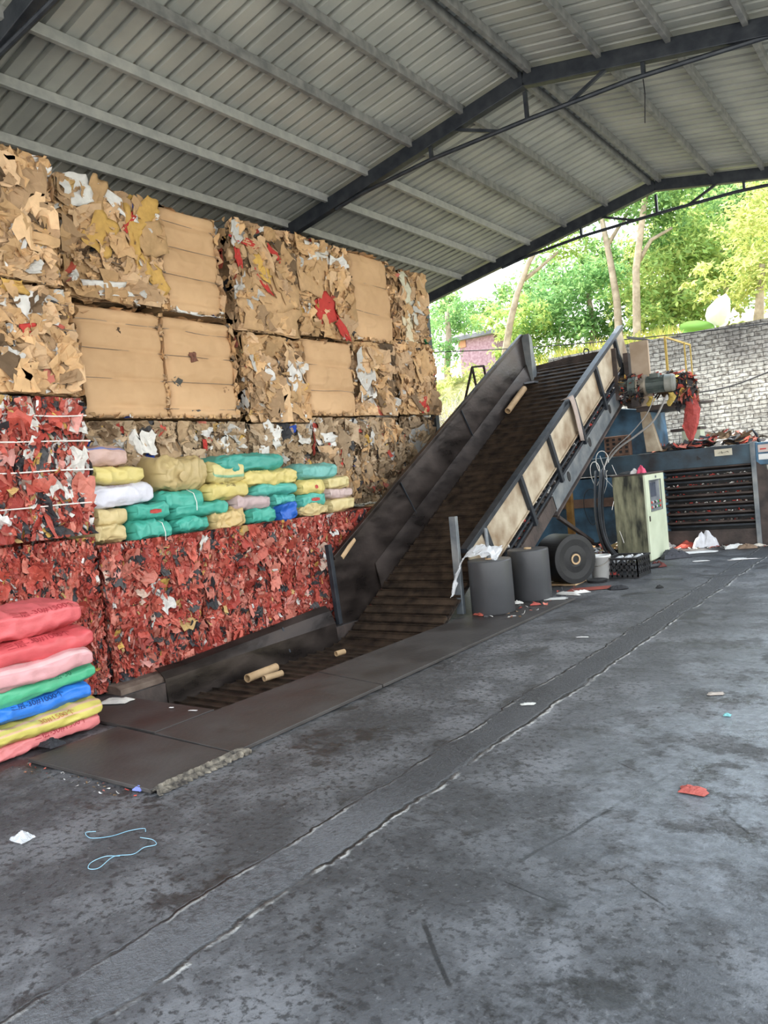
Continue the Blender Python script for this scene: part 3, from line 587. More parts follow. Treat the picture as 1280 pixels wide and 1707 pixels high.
# ------------------------------------------------------------------ woven sacks
from mathutils.bvhtree import BVHTree
def sack_mat(name, rough=.42):
    m = mat(name, (.86, .86, .86), (1, 1, 1), rough=rough, scale=7, bump=.12, bscale=60, attr=True, spec=.4, stretch=(1, 1, 1.6)); return m
SACK = sack_mat('woven_plastic_sack'); PRINT = {}
def print_mat(c):
    if c not in PRINT: PRINT[c] = mat('sack_print_ink', c, c, rough=.6, bump=0)
    return PRINT[c]
def sack_verts(L, Wd, T, seed, wr=1.0, nu=64, nv=56, sag=0.0, ears=.03):
    u = np.linspace(0, 1, nu); s = 2*u-1; s = np.sign(s)*(1-(1-np.abs(s))**1.35); th = np.linspace(0, 2*np.pi, nv, endpoint=False)
    thick = T/2*np.power(np.clip(1-np.abs(s)**7, 0, 1), .55)+.008
    wid = Wd/2*(1-.10*np.abs(s)**12)
    uu, tt = np.meshgrid(np.arange(nu), th, indexing='ij'); ss = s[uu.astype(int)]
    ct, st = np.cos(tt), np.sin(tt); ex = 2/3.3
    X = np.sign(ct)*np.abs(ct)**ex*wid[uu.astype(int)]; Z = np.sign(st)*np.abs(st)**ex*thick[uu.astype(int)]
    Y = ss*L/2*(1-.03*np.abs(ct)**2*0); Y = Y-np.sign(ss)*.05*np.abs(ss)**8*np.clip(np.abs(X)/wid[uu.astype(int)], 0, 1)**3
    P = np.stack([X*7+seed*3.1, Y*7, Z*9], -1); en = np.abs(ss)**2.2
    d = .013*wr*fbm(P*.7, seed)+.009*wr*en*np.sin(X*70+3*vnoise(P*.5, seed+2))*np.where(st > 0, 1, .4)
    d += .017*wr*(1-np.abs(vnoise(P*np.array((.6, .5, .9)), seed+4)))**6+.010*wr*(1-np.abs(vnoise(P*np.array((1.3, 1.1, 1.5)), seed+6)))**5+.007*wr*(1-np.abs(vnoise(P*np.array((2.2, 2.0, 2.6)), seed+8)))**4-.010
    fl = thick[uu.astype(int)]/(T/2)
    X = X+d*ct*fl; Z = Z+d*st*fl+sag*(ss**2)*(-1)+.016*vnoise(np.stack([X*3, Y*3.5, X*0+seed], -1), seed)*min(wr, 1.5)
    return np.stack([X, Y, Z], -1)
def sack(name, label, cat, group, c, L, Wd, T, col, seed, yaw=0.0, pitch=0.0, wr=1.0, stripe=None, sag=0.0, text=None, tcol=(.25,.02,.02), tsize=.06, toff=0.0, ts=.0, roll=0.0):
    G = sack_verts(L, Wd, T, seed, wr, sag=sag); nu, nv = G.shape[:2]; mb = MB()
    cols = []
    for i in range(nu-1):
        for j in range(nv):
            cc = col
            if stripe:
                k = (j+.5)/nv*2*math.pi; 
                if any(abs(((k-a+math.pi) % (2*math.pi))-math.pi) < w for a, w in stripe[1]): cc = stripe[0]
            cols.append(cc)
    mb.grid(G, col=np.array(cols), wrap=True)
    mb.add(G[0], [tuple(range(nv))], col); mb.add(G[-1], [tuple(range(nv))[::-1]], col)
    o = mb.build(name, SACK, None, smooth=True, fixn=True)
    o.location = [float(a) for a in c]; o.rotation_euler = (pitch, roll, yaw); tag(o, label, cat, group)
    if text:
        cu = bpy.data.curves.new('print', 'FONT'); cu.body = text; cu.size = tsize; cu.align_x = 'CENTER'; cu.align_y = 'CENTER'
        to = bpy.data.objects.new('tmp', cu); COL.objects.link(to); dg = bpy.context.evaluated_depsgraph_get()
        me = to.evaluated_get(dg).to_mesh(); import bmesh; bm_ = bmesh.new(); bm_.from_mesh(me); bmesh.ops.triangulate(bm_, faces=bm_.faces[:])
        for _ in range(2): bmesh.ops.subdivide_edges(bm_, edges=[e_ for e_ in bm_.edges if e_.calc_length() > tsize*.16], cuts=1); bmesh.ops.triangulate(bm_, faces=bm_.faces[:])
        bm_.verts.index_update(); V = [v.co.copy() for v in bm_.verts]; Fc = [tuple(v.index for v in f_.verts) for f_ in bm_.faces]; bm_.free()
        to.evaluated_get(dg).to_mesh_clear(); bpy.data.objects.remove(to); bpy.data.curves.remove(cu)
        bvh = BVHTree.FromPolygons([v.co for v in o.data.vertices], [tuple(p.vertices) for p in o.data.polygons])
        d = Vector((-.80, 0, -.60)); e = Vector((-.60, 0, .80)); W2 = []; base = Vector((Wd*.42, toff, T*(.28 if T > .14 else .10)))
        for v in V:
            p = base+Vector((0, v.x, 0))+e*(v.y+ts)-d*.5; h = bvh.ray_cast(p, d)
            W2.append(tuple(h[0]-d*.0035) if h[0] is not None else tuple(base+Vector((0, v.x, 0))+e*v.y))
        mb = MB(); mb.add(W2, Fc, tcol); p = mb.build('printed_text', print_mat(tcol)); p.parent = o
    return o
GS = 'sacks piled on the low red bales'; GF = 'sacks stacked on the floor at the left'
C_Y, C_G, C_W, C_PC, C_TAN, C_BE, C_T = (.66,.55,.20), (.07,.40,.31), (.68,.68,.76), (.56,.38,.33), (.52,.40,.19), (.60,.48,.24), (.10,.44,.37)
SK = [  # name, label, y0, y1, z0, z1, colour, yaw, extras
 ('woven_sack', 'translucent pink sack with a blue stripe, topmost at the left end of the pile', 3.78, 4.38, 1.985, 2.15, C_PC, .0, dict(stripe=((.20,.24,.50), [(.55,.08)]))),
 ('woven_sack', 'yellow sack lying directly on the white sack', 3.92, 4.54, 1.82, 1.985, C_Y, .05, {}),
 ('woven_sack', 'only white sack of the pile, with faint violet print', 3.84, 4.64, 1.62, 1.82, C_W, .0, dict(text='环保袋30克', tcol=(.50,.40,.52), tsize=.05, ts=.02)),
 ('woven_sack', 'beige sack beneath the white sack at the left end of the pile', 3.94, 4.31, 1.46, 1.62, C_BE, .0, {}),
 ('woven_sack', 'green sack showing red goods through a slit, under the right end of the white sack', 4.32, 4.76, 1.46, 1.62, C_G, .05, {}),
 ('woven_sack', 'limp beige sack at the bottom left of the pile', 3.90, 4.28, 1.30, 1.455, C_BE, .0, dict(wr=2.0)),
 ('woven_sack', 'crumpled green sack at the bottom, hanging a loose flap over the red bale', 4.30, 4.76, 1.30, 1.45, C_G, .0, dict(wr=2.2)),
 ('woven_sack', 'big bulging tan sack with a gathered knot, widest on the pile', 4.66, 5.30, 1.72, 2.03, C_TAN, .1, dict(wr=1.7)),
 ('woven_sack', 'yellow sack with a green edge between the big tan sack and the dark green sack', 5.31, 5.80, 1.765, 1.97, (.62,.54,.24), .0, dict(stripe=((.25,.45,.28), [(-.25,.12)]))),
 ('woven_sack', 'green sack hung with a white string, right under the big tan sack', 4.67, 5.21, 1.53, 1.72, C_G, .0, {}),
 ('woven_sack', 'yellow sack with two dark printed lines in the middle of the pile', 5.22, 5.84, 1.58, 1.76, C_Y, .05, dict(text='聚乙烯  袋\n30·1500', tcol=(.16,.12,.06), tsize=.045, ts=.01)),
 ('woven_sack', 'long green sack second from the bottom, left of the pink-grey sack', 4.78, 5.54, 1.445, 1.575, C_G, .0, {}),
 ('woven_sack', 'low green sack on the red bale below the long green sack', 4.80, 5.25, 1.30, 1.44, C_G, .0, dict(wr=1.5)),
 ('woven_sack', 'long flat yellow sack under the dark green topmost sack', 5.72, 6.62, 1.70, 1.86, C_Y, .0, dict(wr=1.5)),
 ('woven_sack', 'dark green sack lying topmost at the middle of the pile', 5.40, 6.46, 1.865, 2.05, (.06,.34,.28), .06, {}),
 ('woven_sack', 'clear teal sack topmost at the right end of the pile', 6.64, 7.34, 1.71, 1.89, (.16,.44,.40), -.05, {}),
 ('woven_sack', 'bright teal sack between two yellow sacks in the right half', 5.86, 6.58, 1.575, 1.70, C_T, .0, {}),
 ('woven_sack', 'small teal sack right of the pink-grey sack', 6.16, 6.56, 1.455, 1.575, C_T, .0, dict(wr=1.4)),
 ('woven_sack', 'pink-grey clear sack low in the middle of the pile', 5.57, 6.14, 1.44, 1.60, (.50,.38,.38), .0, {}),
 ('woven_sack', 'green sack at the bottom just left of the blue crumpled bag', 5.76, 6.19, 1.30, 1.44, C_G, .0, dict(wr=1.5)),
 ('plastic_bag', 'bright blue crumpled plastic bag at the bottom of the pile', 6.21, 6.53, 1.30, 1.455, (.03,.13,.52), .0, dict(wr=3.0)),
 ('woven_sack', 'crumpled open beige sack on the red bale under the yellow printed sack', 5.27, 5.74, 1.30, 1.44, (.60,.44,.20), .0, dict(wr=3.0)),
 ('woven_sack', 'yellow sack with a small red patch in the right half of the pile', 6.60, 7.07, 1.545, 1.71, C_Y, .0, {}),
 ('woven_sack', 'yellow sack at the right end lying on the pale pink sack', 7.08, 7.56, 1.59, 1.73, (.64,.54,.26), .0, {}),
 ('woven_sack', 'teal sack showing red goods, under the yellow sack with the red patch', 6.58, 7.06, 1.42, 1.545, C_T, .0, dict(wr=1.4)),
 ('woven_sack', 'pale pink sack between two yellow sacks at the right end', 7.07, 7.56, 1.455, 1.585, (.55,.42,.40), .0, {}),
 ('woven_sack', 'yellow sack at the bottom right corner of the pile', 7.12, 7.62, 1.30, 1.455, (.64,.53,.27), .0, {}),
 ('woven_sack', 'limp beige sack at the bottom, right of the blue crumpled bag', 6.56, 7.09, 1.30, 1.415, C_BE, .0, dict(wr=2.6)),
]
for i, (nm, lab, a, b, c, d, colr, yw, ex) in enumerate(SK):
    o = sack(nm, lab, 'bag' if nm == 'plastic_bag' else 'sack', None if nm == 'plastic_bag' else GS, (-6.265+.012*math.sin(i*2.1), (a+b)/2, (c+d)/2+.002), b-a, .46, (d-c)*.99, colr, 100+i, yw, 0, **ex)
    if 'red goods' in lab or 'red patch' in lab:
        w_, h_ = ((.13, .045) if 'goods' in lab else (.05, .05)); mb = MB(); u, v = np.meshgrid(np.linspace(-.5, .5, 6), np.linspace(-.5, .5, 4), indexing='ij')
        bvh = BVHTree.FromPolygons([q.co for q in o.data.vertices], [tuple(p.vertices) for p in o.data.polygons]); Gp = np.zeros((6, 4, 3))
        for ii in range(6):
            for jj in range(4):
                h = bvh.ray_cast(Vector((.6, u[ii, jj]*w_+.02, v[ii, jj]*h_*(1-abs(u[ii, jj])*.8))), Vector((-1, 0, 0))); q = h[0] if h[0] is not None else Vector((.23, u[ii, jj]*w_, 0)); Gp[ii, jj] = (q.x+.004, q.y, q.z)
        mb.grid(Gp, col=(.50,.06,.05)); p = mb.build('red_slit', PLAST); p.parent = o
    if 'white string' in lab or 'loose flap' in lab:
        P = [(.10, .1, (d-c)/2+.012), (.245, .09, .05), (.255, .11, -.04), (.26, .10, -.12)]; p = MB().tube(P, .004, 6).build('white_string', STRING); p.parent = o
    if 'gathered knot' in lab:
        p = MB().lathe([(.02, -.02), (.045, .0), (.03, .03), (.05, .06), (.02, .065)], (.20, -.08, -.02), (.9, -.2, -.1), 14, (.5,.38,.18)).build('knot', SACK); p.parent = o

FS = [('pink sack on the floor at the bottom of the left stack, its print half hidden', .005, .115, (.66,.20,.20), '三层-30#1500个', (.40,.04,.06), {}),
      ('yellow sack with pale stripes, second from the floor in the left stack', .115, .225, (.60,.52,.13), '30#1500个', (.45,.16,.06), dict(stripe=((.66,.42,.25), [(.9,.10), (.25,.10)]))),
      ('bright blue sack with dark print in the left stack', .225, .36, (.03,.19,.66), '三层-30#1000个', (.01,.03,.14), {}),
      ('green sack just above the blue sack in the left stack', .36, .485, (.09,.46,.25), '三层-30', (.03,.18,.10), {}),
      ('pale pink striped sack in the middle of the left stack', .485, .615, (.66,.34,.35), None, None, dict(stripe=((.70,.46,.46), [(.5,.12), (1.0,.10), (1.5,.1)]))),
      ('red sack second from the top of the left stack', .615, .765, (.62,.10,.11), '三层-30#1000个', (.34,.03,.04), {}),
      ('topmost red sack of the left stack with red printed characters', .765, .965, (.66,.13,.14), '三层-30#1500个', (.34,.03,.04), {})]
for i, (lab, a, b, colr, tx, tc_, ex) in enumerate(FS):
    sack('woven_sack', lab, 'sack', GF, (-5.43+.05*math.sin(i*1.9), 2.80+.03*math.sin(i*2.7), (a+b)/2), .92, .60, (b-a)*1.0, colr, 200+i, .04*math.sin(i*3), .02, text=tx, tcol=tc_, tsize=.058 if i < 5 else .070, toff=(.10, .05, .0, .12, .0, .0, .13)[i], ts=.0, **ex)
sack('woven_sack', 'grey-blue sack lying behind the topmost red sack at the left picture edge', 'sack', GF, (-5.78, 2.34, .96+.055), .7, .5, .11, (.20,.26,.33), 230, .3)
sack('woven_sack', 'olive yellow sack at the left picture edge, end to end with the striped yellow one', 'sack', GF, (-5.43, 1.86, .175), .85, .58, .11, (.42,.38,.10), 231)
sack('woven_sack', 'pink-white sack on the floor at the left picture edge, behind the pink one', 'sack', GF, (-5.43, 1.84, .063), .85, .58, .115, (.62,.32,.32), 232)

# ------------------------------------------------------------------ pit cover plates, curb, broken edge
def plate(label, pts, z0=.003, th=.025):
    o = MB().prism([(a, b) for a, b in pts], z0, z0+th, axis=2).build('cover_plate', PLATE, fixn=True, bevel=.004); return tag(o, label, 'floor plate', 'steel plates around the pit')
plate('square dark steel plate nearest the viewer, beside the sack stack', [(-4.98, 2.56), (-3.69, 2.56), (-3.69, 3.17), (-4.98, 3.24)])
plate('long dark steel plate along the near half of the pit', [(-4.56, 3.245), (-3.69, 3.185), (-3.69, 4.74), (-4.52, 4.92)])
plate('long dark steel plate along the far half of the pit, ending at the film rolls', [(-4.52, 4.935), (-3.69, 4.755), (-3.69, 8.6), (-4.47, 8.6)])
plate('small dark steel plate closing the near end of the pit under the white paper', [(-5.72, 3.30), (-4.575, 3.26), (-4.575, 3.80), (-5.72, 3.80)])
mb = MB(); G = np.zeros((60, 7, 3)); yy = np.linspace(2.56, 3.26, 60)
for i, y in enumerate(yy):
    for j in range(7):
        a = j/6*math.pi; G[i, j] = (-3.665+.055*math.cos(math.pi-a)*(1+.2*math.sin(i*1.7)), y, .004+.034*math.sin(a))
G += .022*fbm(G*np.array((22, 6, 22)), 4)[..., None]*np.array((1, .3, .8)); G[:, 3, 2] -= .02*np.abs(vnoise(G[:, 3]*20, 8))+.012; G[..., 2] = np.maximum(G[..., 2], .003)
tag(mb.grid(G).build('concrete_edge', BROKEN, smooth=False, fixn=True), 'broken ragged concrete strip along the right edge of the nearest steel plate', 'concrete edge')
# brown curb and steel side board between red bales and pit
o = MB().prism([(-6.06, 0), (-5.83, 0), (-5.83, .05), (-5.9, .075), (-6.06, .08)], 3.86, 5.35, axis=1).build('curb', mat('brown_dusty_curb', (.10, .07, .055), (.20, .15, .12), rough=.95, scale=6, bump=.4), fixn=True, bevel=.006)
tag(o, 'low brown dusty curb at the foot of the red bales beside the pit', 'curb')
t = thing('side_board', 'bent dark steel board along the pit below the red bales', 'side board', (-5.8, 5.4, 0))
mb = MB()
prof = lambda y: [(-5.775, -.22), (-5.80, .03+.02*(y-4)/3), (-5.86, .09+.10*np.clip((y-4.6)/2, 0, 1)), (-5.93, .12+.13*np.clip((y-4.6)/2, 0, 1))]
ys = np.linspace(4.30, 6.70, 18); G = np.array([[(a, y, b) for a, b in prof(y)] for y in ys]); mb.grid(G)
G2 = G.copy(); G2[..., 0] -= .012; mb.grid(G2, flip=True); mb.grid(np.stack([G[:, -1], G2[:, -1]], 1)); mb.grid(np.stack([G[0], G2[0]], 0)); mb.grid(np.stack([G[-1], G2[-1]], 0))
mb.build('board', BLADE, t, fixn=True)
MB().bar((-5.785, 5.9, -.1), (-5.86, 5.9, .165), .01, .02, (0, 1, 0)).build('welded_seam', STEEL_DK, t)

# ------------------------------------------------------------------ inclined slat conveyor
cv = thing('slat_conveyor', 'long inclined dark steel slat conveyor rising from the floor pit to the baler', 'conveyor', (-5.2, 7.0, -.2))
YB, ZB, SLP = 6.70, -.205, .577
YT = 12.75; ZT = ZB+SLP*(YT-YB)
def belt_z(y): return ZB if y <= YB else ZB+SLP*(y-YB)
# belt path sampled by arc length
path = [(3.82, ZB), (YB-.3, ZB)]
for k in range(1, 8):
    a = k/8; path.append((YB-.3+.6*a, ZB+SLP*.3*a*a*.9))
path += [(YB+.3, belt_z(YB+.3)), (YT, ZT)]
path = np.array(path); sl_ = np.concatenate([[0], np.cumsum(np.linalg.norm(np.diff(path, axis=0), axis=1))])
mb = MB(); s = 0.0; BX0, BX1 = -5.77, -4.575
while s < sl_[-1]-.1:
    y0 = np.interp(s, sl_, path[:, 0]); z0 = np.interp(s, sl_, path[:, 1]); y1 = np.interp(s+.125, sl_, path[:, 0]); z1 = np.interp(s+.125, sl_, path[:, 1])
    d = np.array((y1-y0, z1-z0)); d /= np.linalg.norm(d); nn = np.array((-d[1], d[0]))
    A_, B_ = np.array((y0, z0)), np.array((y1, z1)); mdl = A_+(B_-A_)*.62
    P = [A_+nn*.004, mdl+nn*.010, mdl+nn*.030, mdl+d*.008+nn*.030, mdl+d*.008-nn*.02, A_-nn*.02]
    mb.prism([tuple(q) for q in P], BX0, BX1, axis=0); s += .150
mb.build('slat_belt', SLAT, cv, fixn=True)
mb = MB(); pp = [(a, b-.045) for a, b in path]+[(a, b-.06) for a, b in path[::-1]]; mb.prism(pp, BX0, BX1, axis=0); mb.build('belt_bed', GREASE, cv, fixn=True)
# far (left) side wall: sheet, top flange, skirt, near post, folded head end
LX = -5.80
def ltop(y): return .81+.56*(y-6.88)
xw = lambda h: LX-.02-.10*h     # leans slightly outward
mb = MB(); ys = np.linspace(6.86, 12.42, 30)
G = []
for y in ys:
    zb = belt_z(y)-.06; zt = max(ltop(y), zb+.2); row = []
    for k in range(6):
        h = k/5; row.append((LX-.06*h**1.5-.03+.012*math.sin(y*2.3)*h*(1-h)*2, y, zb+(zt-zb)*h))
    G.append(row)
G = np.array(G); mb.grid(G); G2 = G-np.array((.012, 0, 0)); mb.grid(G2, flip=True); mb.grid(np.stack([G[:, -1], G2[:, -1]], 1)); mb.grid(np.stack([G[0], G2[0]], 0)); mb.grid(np.stack([G[-1], G2[-1]], 0))
mb.build('side_wall', BLADE, cv, fixn=True, smooth=False)
zt0, zt1 = ltop(6.86), ltop(12.42)
MB().bar((LX-.085, 6.86, zt0-.02), (LX-.085, 12.40, zt1-.02), .06, .05).build('top_flange', BLADE, cv, bevel=.005)
mb = MB(); G = np.array([[(LX-.035, y, belt_z(y)+.30), (LX+.03, y, belt_z(y)+.03), (LX+.03, y, belt_z(y)-.02)] for y in np.linspace(7.6, 12.4, 20)]); G2 = G-np.array((.01, 0, .0)); mb.grid(G); mb.grid(G2, flip=True); mb.grid(np.stack([G[0], G2[0]], 0)); mb.grid(np.stack([G[-1], G2[-1]], 0))
mb.build('skirt_plate', BLADE, cv, fixn=True)
for y in (8.35, 10.1):
    d = np.array((0, SLP, -1.0))/np.hypot(1, SLP); a = np.array((LX-.07, y, ltop(y)-.05)); MB().bar(a, a+d*.5+np.array((.035, 0, 0)), .012, .02, (1, 0, 0)).build('welded_seam', STEEL_DK, cv)
MB().bar((LX-.03, 6.80, .02), (LX-.05, 6.76, .95), .06, .06, (0, 1, 0)).build('end_post', STEEL_DK, cv, bevel=.004)
# folded end cap at the head of the far wall
mb = MB(); mb.prism([(12.40, ltop(12.40)), (12.50, ltop(12.40)-.05), (12.62, 3.10), (12.42, 2.95)], LX-.11, LX+.06, axis=0); mb.build('wall_end_plate', FRAME, cv, fixn=True)
MB().box((LX-.02, 12.15, 3.03), (LX+.20, 12.50, 3.06), M=None).build('head_flange', mat('bare_bright_steel', (.30, .33, .38), (.45, .48, .54), rough=.3, metal=.8, bump=.05), cv)
# near (right) side wall: tan panels between channels, top channel, ribs, chain run, lower frame
RX = -4.55; SR = .531; cR, sR = 1/math.hypot(1, SR), SR/math.hypot(1, SR)
def RP(y, h, x=RX):        # point h below the top line (perpendicular), y = where the top line is met
    return (x, y+h*sR, .82+SR*(y-7.70)-h*cR)
def slab(name, y0, y1, h0, h1, x0, x1, m, bevel=0.0):
    P = [RP(y0, h0)[1:], RP(y1, h0)[1:], RP(y1, h1)[1:], RP(y0, h1)[1:]]
    return MB().prism(P, x0, x1, axis=0).build(name, m, cv, fixn=True, bevel=bevel)
YR0, YR1 = 7.62, 13.55
ribs = [8.02, 9.08, 10.06, 11.06, 12.08, 13.08]
edges = [YR0]+ribs+[YR1]
for a, b in zip(edges[:-1], edges[1:]):
    slab('side_panel', a, b, .06, .56, RX-.012, RX+.006, TANPANEL)
slab('top_channel', YR0-.03, YR1, .0, .065, RX-.05, RX+.05, STEEL_DK, .004)
for y in ribs:
    P = RP(y, .06, RX+.035); Q = RP(y, .80, RX+.035); MB().bar(P, Q, .055, .075, (0, cR, sR)).build('rib', STEEL_DK, cv, bevel=.004)
slab('panel_lip', YR0, YR1, .545, .565, RX-.02, RX+.03, TANPANEL)
slab('chain_backing', YR0+.4, YR1, .55, .82, RX-.09, RX-.06, GREASE)
mb = MB(); 
for k in range(520):
    y = rng.uniform(YR0+.5, YR1); h = rng.uniform(.57, .80); r = rng.uniform(.008, .03); p = np.array(RP(y, h, RX+rng.uniform(-.05, .0))); A = rng.normal(size=(3, 3)); A, _ = np.linalg.qr(A)
    V = (np.array([(a, b, c) for a in (-1, 1) for b in (-1, 1) for c in (-1, 1)])*np.array((1, .8, .5))*r) @ A.T+p
    cc = (.6, .58, .54) if rng.uniform() < .07 else ((.45, .06, .05) if rng.uniform() < .06 else (.05, .04, .035)); mb.add(V, [(0,1,3,2),(4,6,7,5),(0,4,5,1),(2,3,7,6),(0,2,6,4),(1,5,7,3)], cc)
tag(mb.build('chain_debris', SCRAP, cv), kind='stuff')
for h in (.64, .74): 
    a, b = RP(YR0+.45, h, RX+.01), RP(YR1-.3, h, RX+.01); MB().bar(a, b, .03, .035).build('chain_rail', STEEL_DK, cv)
slab('lower_frame', 9.70, 13.0, .78, 1.06, RX-.01, RX+.02, FRAME, .004)
slab('lower_flange', 9.62, 13.0, 1.05, 1.08, RX-.06, RX+.06, GRIME)
slab('lower_frame', 8.05, 9.72, .80, 1.02, RX-.01, RX+.02, GRIME)
for y in (10.30, 11.22, 12.22):
    P = np.array(RP(y, .875, RX+.022)); mb = MB(); V = []
    for k in range(16):
        t_ = 2*math.pi*k/16; V.append(P+np.array((0, cR, sR))*.055*math.cos(t_)+np.array((0, sR, -cR))*.10*math.sin(t_)*.8)
    V2 = [v+np.array((.004, 0, 0)) for v in V]; mb.add(V+V2, [tuple(range(16)), tuple(range(16, 32))]+[(k, (k+1) % 16, (k+1) % 16+16, k+16) for k in range(16)]); mb.build('slot_hole', BLACK, cv, fixn=True)
# grey sheath over the channel joint
mb = MB(); a = np.array(RP(10.88, .0, RX)); G = []
for k in range(9):
    u = k/8; G.append([(RX+.055+.02*math.sin(u*3), 10.88+.30*u*u+.05*j, a[2]+.05-.62*u*u+.02*j*(1-u)) for j in range(4)])
G = np.array([[(RX-.05, 10.82+.05*j, a[2]+.035+.01*j) for j in range(4)]]+G); o = mb.grid(G, col=(.42,.34,.30)).build('cloth_wrap', SCRAP, cv, smooth=True); so = o.modifiers.new('thick', 'SOLIDIFY'); so.thickness = .006
# head back plate, lug, support legs
mb = MB(); mb.prism([(-6.02, 2.6), (-4.47, 2.6), (-4.47, 3.47), (-5.3, 3.46), (-6.02, 3.41)], 12.98, 13.01, axis=1); mb.build('head_plate', GRIME, cv, fixn=True)
P = [(-4.98+.045*math.cos(t_), 12.995, 3.50+.05*math.sin(t_)) for t_ in np.linspace(-.8, math.pi+.8, 14)]; MB().tube(P, .012, 8).build('lifting_lug', STEEL_DK, cv)
MB().bar((-5.25, 13.05, 0), (-5.17, 13.0, 1.55), .09, .09, (0, 1, 0)).build('support_post', RUSTY, cv, bevel=.004) if False else None
p0 = pz(990, 922); MB().bar((p0[0], p0[1]-.9, 0), (p0[0]+.02, p0[1]-.9, 1.60), .10, .10, (0, 1, 0)).build('support_post', RUSTY, cv, bevel=.005)
a = pX(930, 862, RX-.05); MB().bar(a, (p0[0]+.35, p0[1]-.9, .30), .05, .05).build('diagonal_brace', GRIME, cv)
for y in (9.6, 11.6):
    MB().bar((-5.85, y, 0), (-5.85, y, belt_z(y)-.1), .08, .08, (0, 1, 0)).build('support_post', STEEL_DK, cv)

# steel posts by the pit
t_ = tag(MB().bar((-4.60, 7.50, 0.028), (-4.61, 7.53, 1.14), .055, .09, (1, 0, 0)).build('steel_post', FRAME, bevel=.005), 'upright blue-grey steel post at the edge of the pit, by the draped plastic film', 'post')

# ------------------------------------------------------------------ film rolls, bucket, crate and control cabinet
def upright_roll(c, r, h, label):
    t = thing('film_roll', label, 'film roll', (c[0], c[1], .03), 'dark film rolls beside the conveyor')
    MB().lathe([(r*.97, 0), (r, .01), (r*1.0, h-.02), (r*.985, h-.004), (r*.6, h), (.055, h-.003)], (c[0], c[1], .03), seg=48).build('film', GREYROLL, t, smooth=False)
    for p in t.children[0].data.polygons: p.use_smooth = abs(p.normal.z) < .5
    MB().lathe([(.03, h-.02), (.03, h+.012), (.045, h+.012), (.045, h-.02)], (c[0], c[1], .03), seg=20, close=False).build('core', TUBE, t)
    return t
r1 = np.array((-4.27, 7.66)); r2 = np.array((-4.20, 8.50))
ta = upright_roll(r1, .245, .60, 'upright grey film roll nearest the pit, a steel rod and plastic film on its top')
for dz, rr in ((.25, .05), (.29, .02)):
    pass
upright_roll(r2, .245, .61, 'upright grey film roll in the middle, with white specks on its top')
MB().tube([(r1[0]+.0, r1[1]-.005, .55), (r1[0]-.005, r1[1]-.005, .98)], .022, 12).build('steel_rod', FRAME, None); o = bpy.data.objects['steel_rod']; tag(o, 'short steel rod standing in the nearest film roll', 'rod')
# lying black roll
c3 = np.array((-4.30, 9.80, .345)); ax = np.array((.86, -.51, 0)); ax /= np.linalg.norm(ax); r3 = .33; w3 = .46
t = thing('film_roll', 'big black film roll lying on its side, its round end showing', 'film roll', (c3[0], c3[1], .012), 'dark film rolls beside the conveyor')
MB().lathe([(r3*.97, -w3/2), (r3, -w3/2+.012), (r3, w3/2-.012), (r3*.985, w3/2), (r3*.80, w3/2+.004), (r3*.55, w3/2-.004), (r3*.30, w3/2+.003), (.075, w3/2)], c3, ax, 56).build('film', BLACKROLL, t)
MB().lathe([(.05, w3/2-.05), (.05, w3/2+.012), (.072, w3/2+.012), (.072, w3/2-.05)], c3, ax, 24, close=False).build('core', TUBE, t)
MB().box((c3[0]-.25, c3[1]-.2, .005), (c3[0]+.2, c3[1]+.2, .02)).build('cardboard_pad', TUBE, t)
# crumpled film sheets
def crumple(center, sx, sy, sz, seed, n=16, rot=0.0, peak=1.0):
    u, v = np.meshgrid(np.linspace(-1, 1, n), np.linspace(-1, 1, n), indexing='ij'); Q = np.stack([u*1.6, v*1.6, u*0+seed*1.37], -1)
    r = np.clip(1-np.maximum(np.abs(u), np.abs(v))**2.2, 0, 1)
    z = sz*(r*(.45+.4*np.abs(fbm(Q*1.3, seed, 3)))*peak+.12*np.abs(vnoise(Q*3.1, seed+3))*(r > 0))
    x = u*sx*(1+.35*vnoise(Q, seed+5)); y = v*sy*(1+.35*vnoise(Q, seed+7)); c, s = math.cos(rot), math.sin(rot)
    return np.stack([center[0]+x*c-y*s, center[1]+x*s+y*c, center[2]+np.maximum(z, 0)+.004], -1)
def rag(name, label, cat, center, sx, sy, sz, col, seed, group=None, m=None, rot=0.0, n=16):
    o = MB().grid(crumple(center, sx, sy, sz, seed, n, rot), col=col).build(name, m or SCRAP, None, smooth=False); so = o.modifiers.new('thick', 'SOLIDIFY'); so.thickness = .003
    return tag(o, label, cat, group)
film_m = bpy.data.materials.new('clear_crinkled_film'); film_m.use_nodes = True
_b = film_m.node_tree.nodes['Principled BSDF']; _b.inputs['Base Color'].default_value = (.80, .82, .84, 1); _b.inputs['Roughness'].default_value = .18; _b.inputs['Alpha'].default_value = .38; _b.inputs['Specular IOR Level'].default_value = .8
